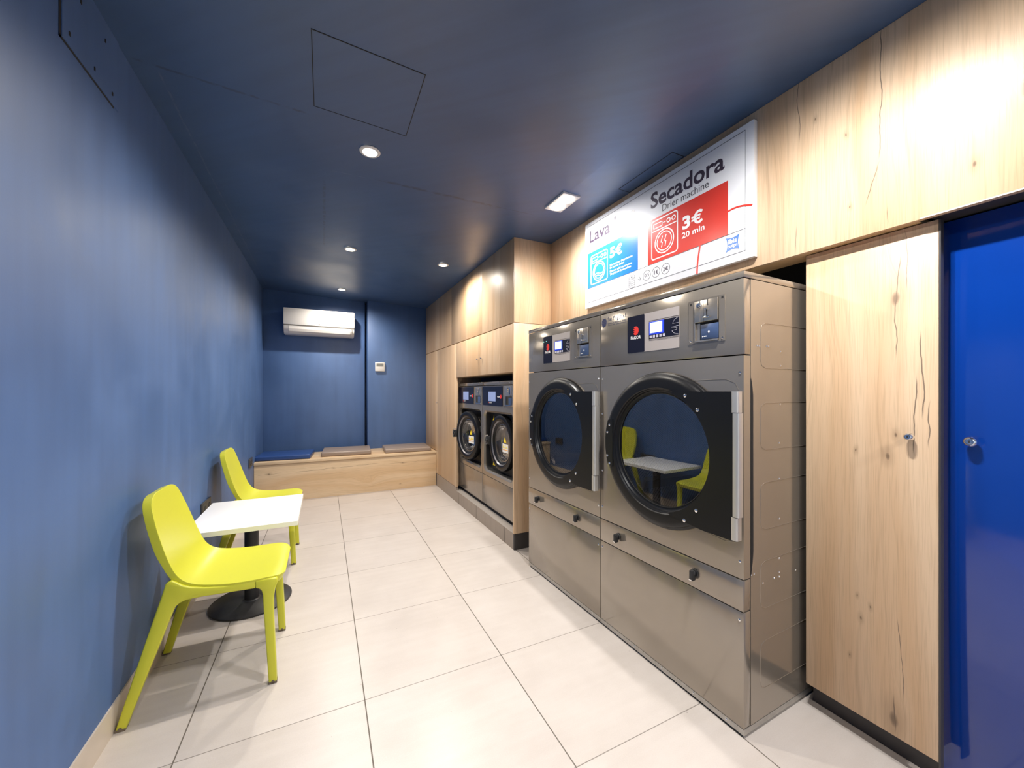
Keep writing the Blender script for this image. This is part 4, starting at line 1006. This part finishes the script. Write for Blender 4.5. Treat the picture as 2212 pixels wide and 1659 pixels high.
    hg = MB(); hg.box(cx-0.270, cx-0.265, -0.045, -0.004, -0.045, 0.036, bevel=0.002); hg.tube([(cx-0.267, -0.038, 0.034), (cx-0.245, -0.042, 0.048), (cx-0.228, -0.025, 0.050)], 0.004, 8); hg.build('handle_grip', M_CHROME, ho, smooth=True)
    hh = MB(); hh.box(-0.020, 0.035, 0.020, 0.062, -0.11, -0.05, bevel=0.004); hh.box(-0.020, 0.035, 0.020, 0.062, 0.05, 0.11, bevel=0.004); hh.build('door_hinge', M_BLACKM, dr, smooth=True)
    return r
mat('reflection_grey', (0.20, 0.19, 0.20), 0.28, 0.6)
XW = 1.378
w2 = build_washer(0.0); w2.location = (XW, 3.478, 0.166); w2.rotation_euler = (0, 0, -PI/2)
tag(w2, 'nearer built-in washing machine with closed door, beside the oak end panel', 'washing machine', 'coin-operated washing machines')
w1 = build_washer(math.radians(6.5)); w1.location = (XW, 4.18-0.0, 0.166); w1.rotation_euler = (0, 0, -PI/2)
w1.location.y = 4.206; w1.scale = (1.036, 1, 1)
tag(w1, 'farther built-in washing machine, its round door slightly ajar', 'washing machine', 'coin-operated washing machines')

# ------------------------------------------------------------------ side table
tb = empty('side_table', (-0.384, 2.72, 0))
box('tabletop', M_TABLE, (-0.250, 0.254, -0.310, 0.305, 0.505, 0.531), tb, bevel=0.0012)
eb = MB()
eb.box(-0.2505, 0.2545, -0.3108, -0.3100, 0.506, 0.530); eb.box(0.2540, 0.2548, -0.310, 0.305, 0.506, 0.530); eb.build('edge_band', M_TABEDGE, tb)
MB().lathe([(0, 0.006), (0.036, 0.006), (0.036, 0.497), (0, 0.497)], (0,0,0), 'z', 40).build('pole', M_IRON, tb, smooth=True)
MB().lathe([(0, 0.0), (0.203, 0.0), (0.206, 0.003), (0.206, 0.009), (0.202, 0.012), (0.045, 0.019), (0.040, 0.023), (0, 0.023)], (0,0,0), 'z', 72).build('base_disc', M_IRON, tb, smooth=True)
box('top_bracket', M_IRON, (-0.12, 0.12, -0.12, 0.12, 0.497, 0.5045), tb)
tag(tb, 'low white square-topped table on a black round base between the chairs', 'table')

# ------------------------------------------------------------------ chairs (local: x forward, y across, z up)
def build_chair():
    r = empty('plastic_chair')
    # profile: (x, z, half width, dish) from the top of the back to the front of the seat
    prof = [(-0.186, 0.826, 0.075, 0.000), (-0.184, 0.819, 0.116, 0.001), (-0.181, 0.804, 0.144, 0.002), (-0.176, 0.780, 0.161, 0.003), (-0.168, 0.745, 0.174, 0.005), (-0.156, 0.695, 0.186, 0.007), (-0.144, 0.648, 0.193, 0.009), (-0.131, 0.602, 0.197, 0.010),
            (-0.1185, 0.560, 0.199, 0.012), (-0.1065, 0.524, 0.199, 0.014), (-0.091, 0.493, 0.198, 0.017), (-0.066, 0.469, 0.197, 0.018), (-0.030, 0.455, 0.198, 0.016), (0.020, 0.448, 0.202, 0.013), (0.080, 0.444, 0.207, 0.010),
            (0.135, 0.444, 0.209, 0.008), (0.190, 0.448, 0.209, 0.005), (0.226, 0.451, 0.205, 0.003), (0.250, 0.450, 0.196, 0.000), (0.267, 0.446, 0.178, 0.0), (0.277, 0.441, 0.146, 0.0)]
    nu, nv = len(prof), 17
    b2 = bmesh.new(); F = []; B = []
    T = []
    for i in range(nu):
        a = Vector((prof[max(0, i-1)][0], prof[max(0, i-1)][1])); c_ = Vector((prof[min(nu-1, i+1)][0], prof[min(nu-1, i+1)][1])); t = (c_-a).normalized(); T.append(t)
    for i, (x, z, hw, dish) in enumerate(prof):
        t = T[i]; n = Vector((-t.y, t.x))  # points up/forward (towards the sitter)
        if n.y < 0 and abs(n.y) > abs(n.x): n = -n
        if n.x < 0 and abs(n.x) >= abs(n.y): n = -n
        th = 0.030 if x < -0.12 else 0.024 if x < -0.05 else 0.020 if x < 0.2 else 0.032
        fr, bk = [], []
        for j in range(nv):
            s = -1 + 2*j/(nv-1); s = math.sin(s*PI/2)*0.35 + s*0.65
            y = s*hw; e_ = dish*(s*s*1.0)
            # rounded corner of the front edge
            fr.append(b2.verts.new((x + n.x*e_, y, z + n.y*e_)))
            bk.append(b2.verts.new((x + n.x*(e_-th*(1.0 if abs(s) > 0.93 else 0.92)), y*0.985, z + n.y*(e_-th))))
        F.append(fr); B.append(bk)
    for i in range(nu-1):
        for j in range(nv-1):
            b2.faces.new((F[i][j], F[i+1][j], F[i+1][j+1], F[i][j+1])); b2.faces.new((B[i][j], B[i][j+1], B[i+1][j+1], B[i+1][j]))
    for i in range(nu-1):
        b2.faces.new((F[i][0], B[i][0], B[i+1][0], F[i+1][0])); b2.faces.new((F[i][-1], F[i+1][-1], B[i+1][-1], B[i][-1]))
    for j in range(nv-1):
        b2.faces.new((F[0][j], F[0][j+1], B[0][j+1], B[0][j])); b2.faces.new((F[-1][j], B[-1][j], B[-1][j+1], F[-1][j+1]))
    bmesh.ops.recalc_face_normals(b2, faces=b2.faces)
    edges = [e for e in b2.edges if len(e.link_faces) == 2 and e.calc_face_angle(0) > 1.0]
    bmesh.ops.bevel(b2, geom=edges, offset=0.005, segments=3, profile=0.5, affect='EDGES', clamp_overlap=True)
    mb = MB(); mb.merge(b2); sh = mb.build('seat_shell', M_LIME, r, smooth=True, angle=0.9)
    sb = sh.modifiers.new('smooth', 'SUBSURF'); sb.levels = 1; sb.render_levels = 1
    def leg(outline, ytop, ybot, sgn, foot):
        # outline in the xz plane, 3 cm thick, splayed sideways towards the floor
        b3 = MB(); b3.prism(outline, 'xz', -0.015, 0.015, bevel=0.0045)
        for v in b3.bm.verts:
            k_ = max(0.0, (0.43 - v.co.z)/0.43); v.co.y = sgn*(ytop + (ybot-ytop)*k_) + v.co.y
        lo = b3.build('leg', M_LIME, r, smooth=True, angle=0.9)
        x0, x1 = foot; yc = sgn*ybot
        c_ = MB(); c_.box(x0-0.0006, x1+0.0006, yc-0.0157, yc+0.0157, 0.0, 0.0095, bevel=0.0015)
        c_.cyl(((x0+x1)/2, 0, 0.0085), 0.0065, yc-0.0157, yc+0.0157, 'y', 16); g_ = c_.build('foot_glide', M_GLIDE, lo)
    front = [(0.220, 0.001), (0.250, 0.001), (0.244, 0.15), (0.238, 0.28), (0.237, 0.36), (0.243, 0.400), (0.252, 0.425), (0.250, 0.444), (0.215, 0.447), (0.172, 0.446), (0.172, 0.415), (0.186, 0.410), (0.194, 0.400), (0.198, 0.382), (0.202, 0.30), (0.211, 0.15)]
    rear = [(-0.252, 0.001), (-0.222, 0.001), (-0.168, 0.170), (-0.124, 0.300), (-0.098, 0.380), (-0.090, 0.400), (-0.076, 0.413), (-0.055, 0.420), (0.0, 0.421), (0.08, 0.418), (0.140, 0.416), (0.172, 0.415), (0.172, 0.446), (0.110, 0.446), (0.055, 0.448), (0.0, 0.456), (-0.040, 0.466), (-0.066, 0.478), (-0.088, 0.496), (-0.102, 0.506), (-0.119, 0.496), (-0.133, 0.445), (-0.177, 0.285)]
    for sg_ in (-1, 1):
        leg(front, 0.195, 0.199, sg_, (0.220, 0.250))
        leg(rear, 0.193, 0.228, sg_, (-0.252, -0.222))
    return r
ch = build_chair(); ch.location = (-0.43, 2.125, 0)
ch2 = copy_tree(ch); ch2.location = (-0.43, 3.37, 0)
tag(ch, 'nearer lime green plastic chair, in front of the white table', 'chair', 'lime plastic chairs')
tag(ch2, 'farther lime green plastic chair, behind the white table', 'chair', 'lime plastic chairs')
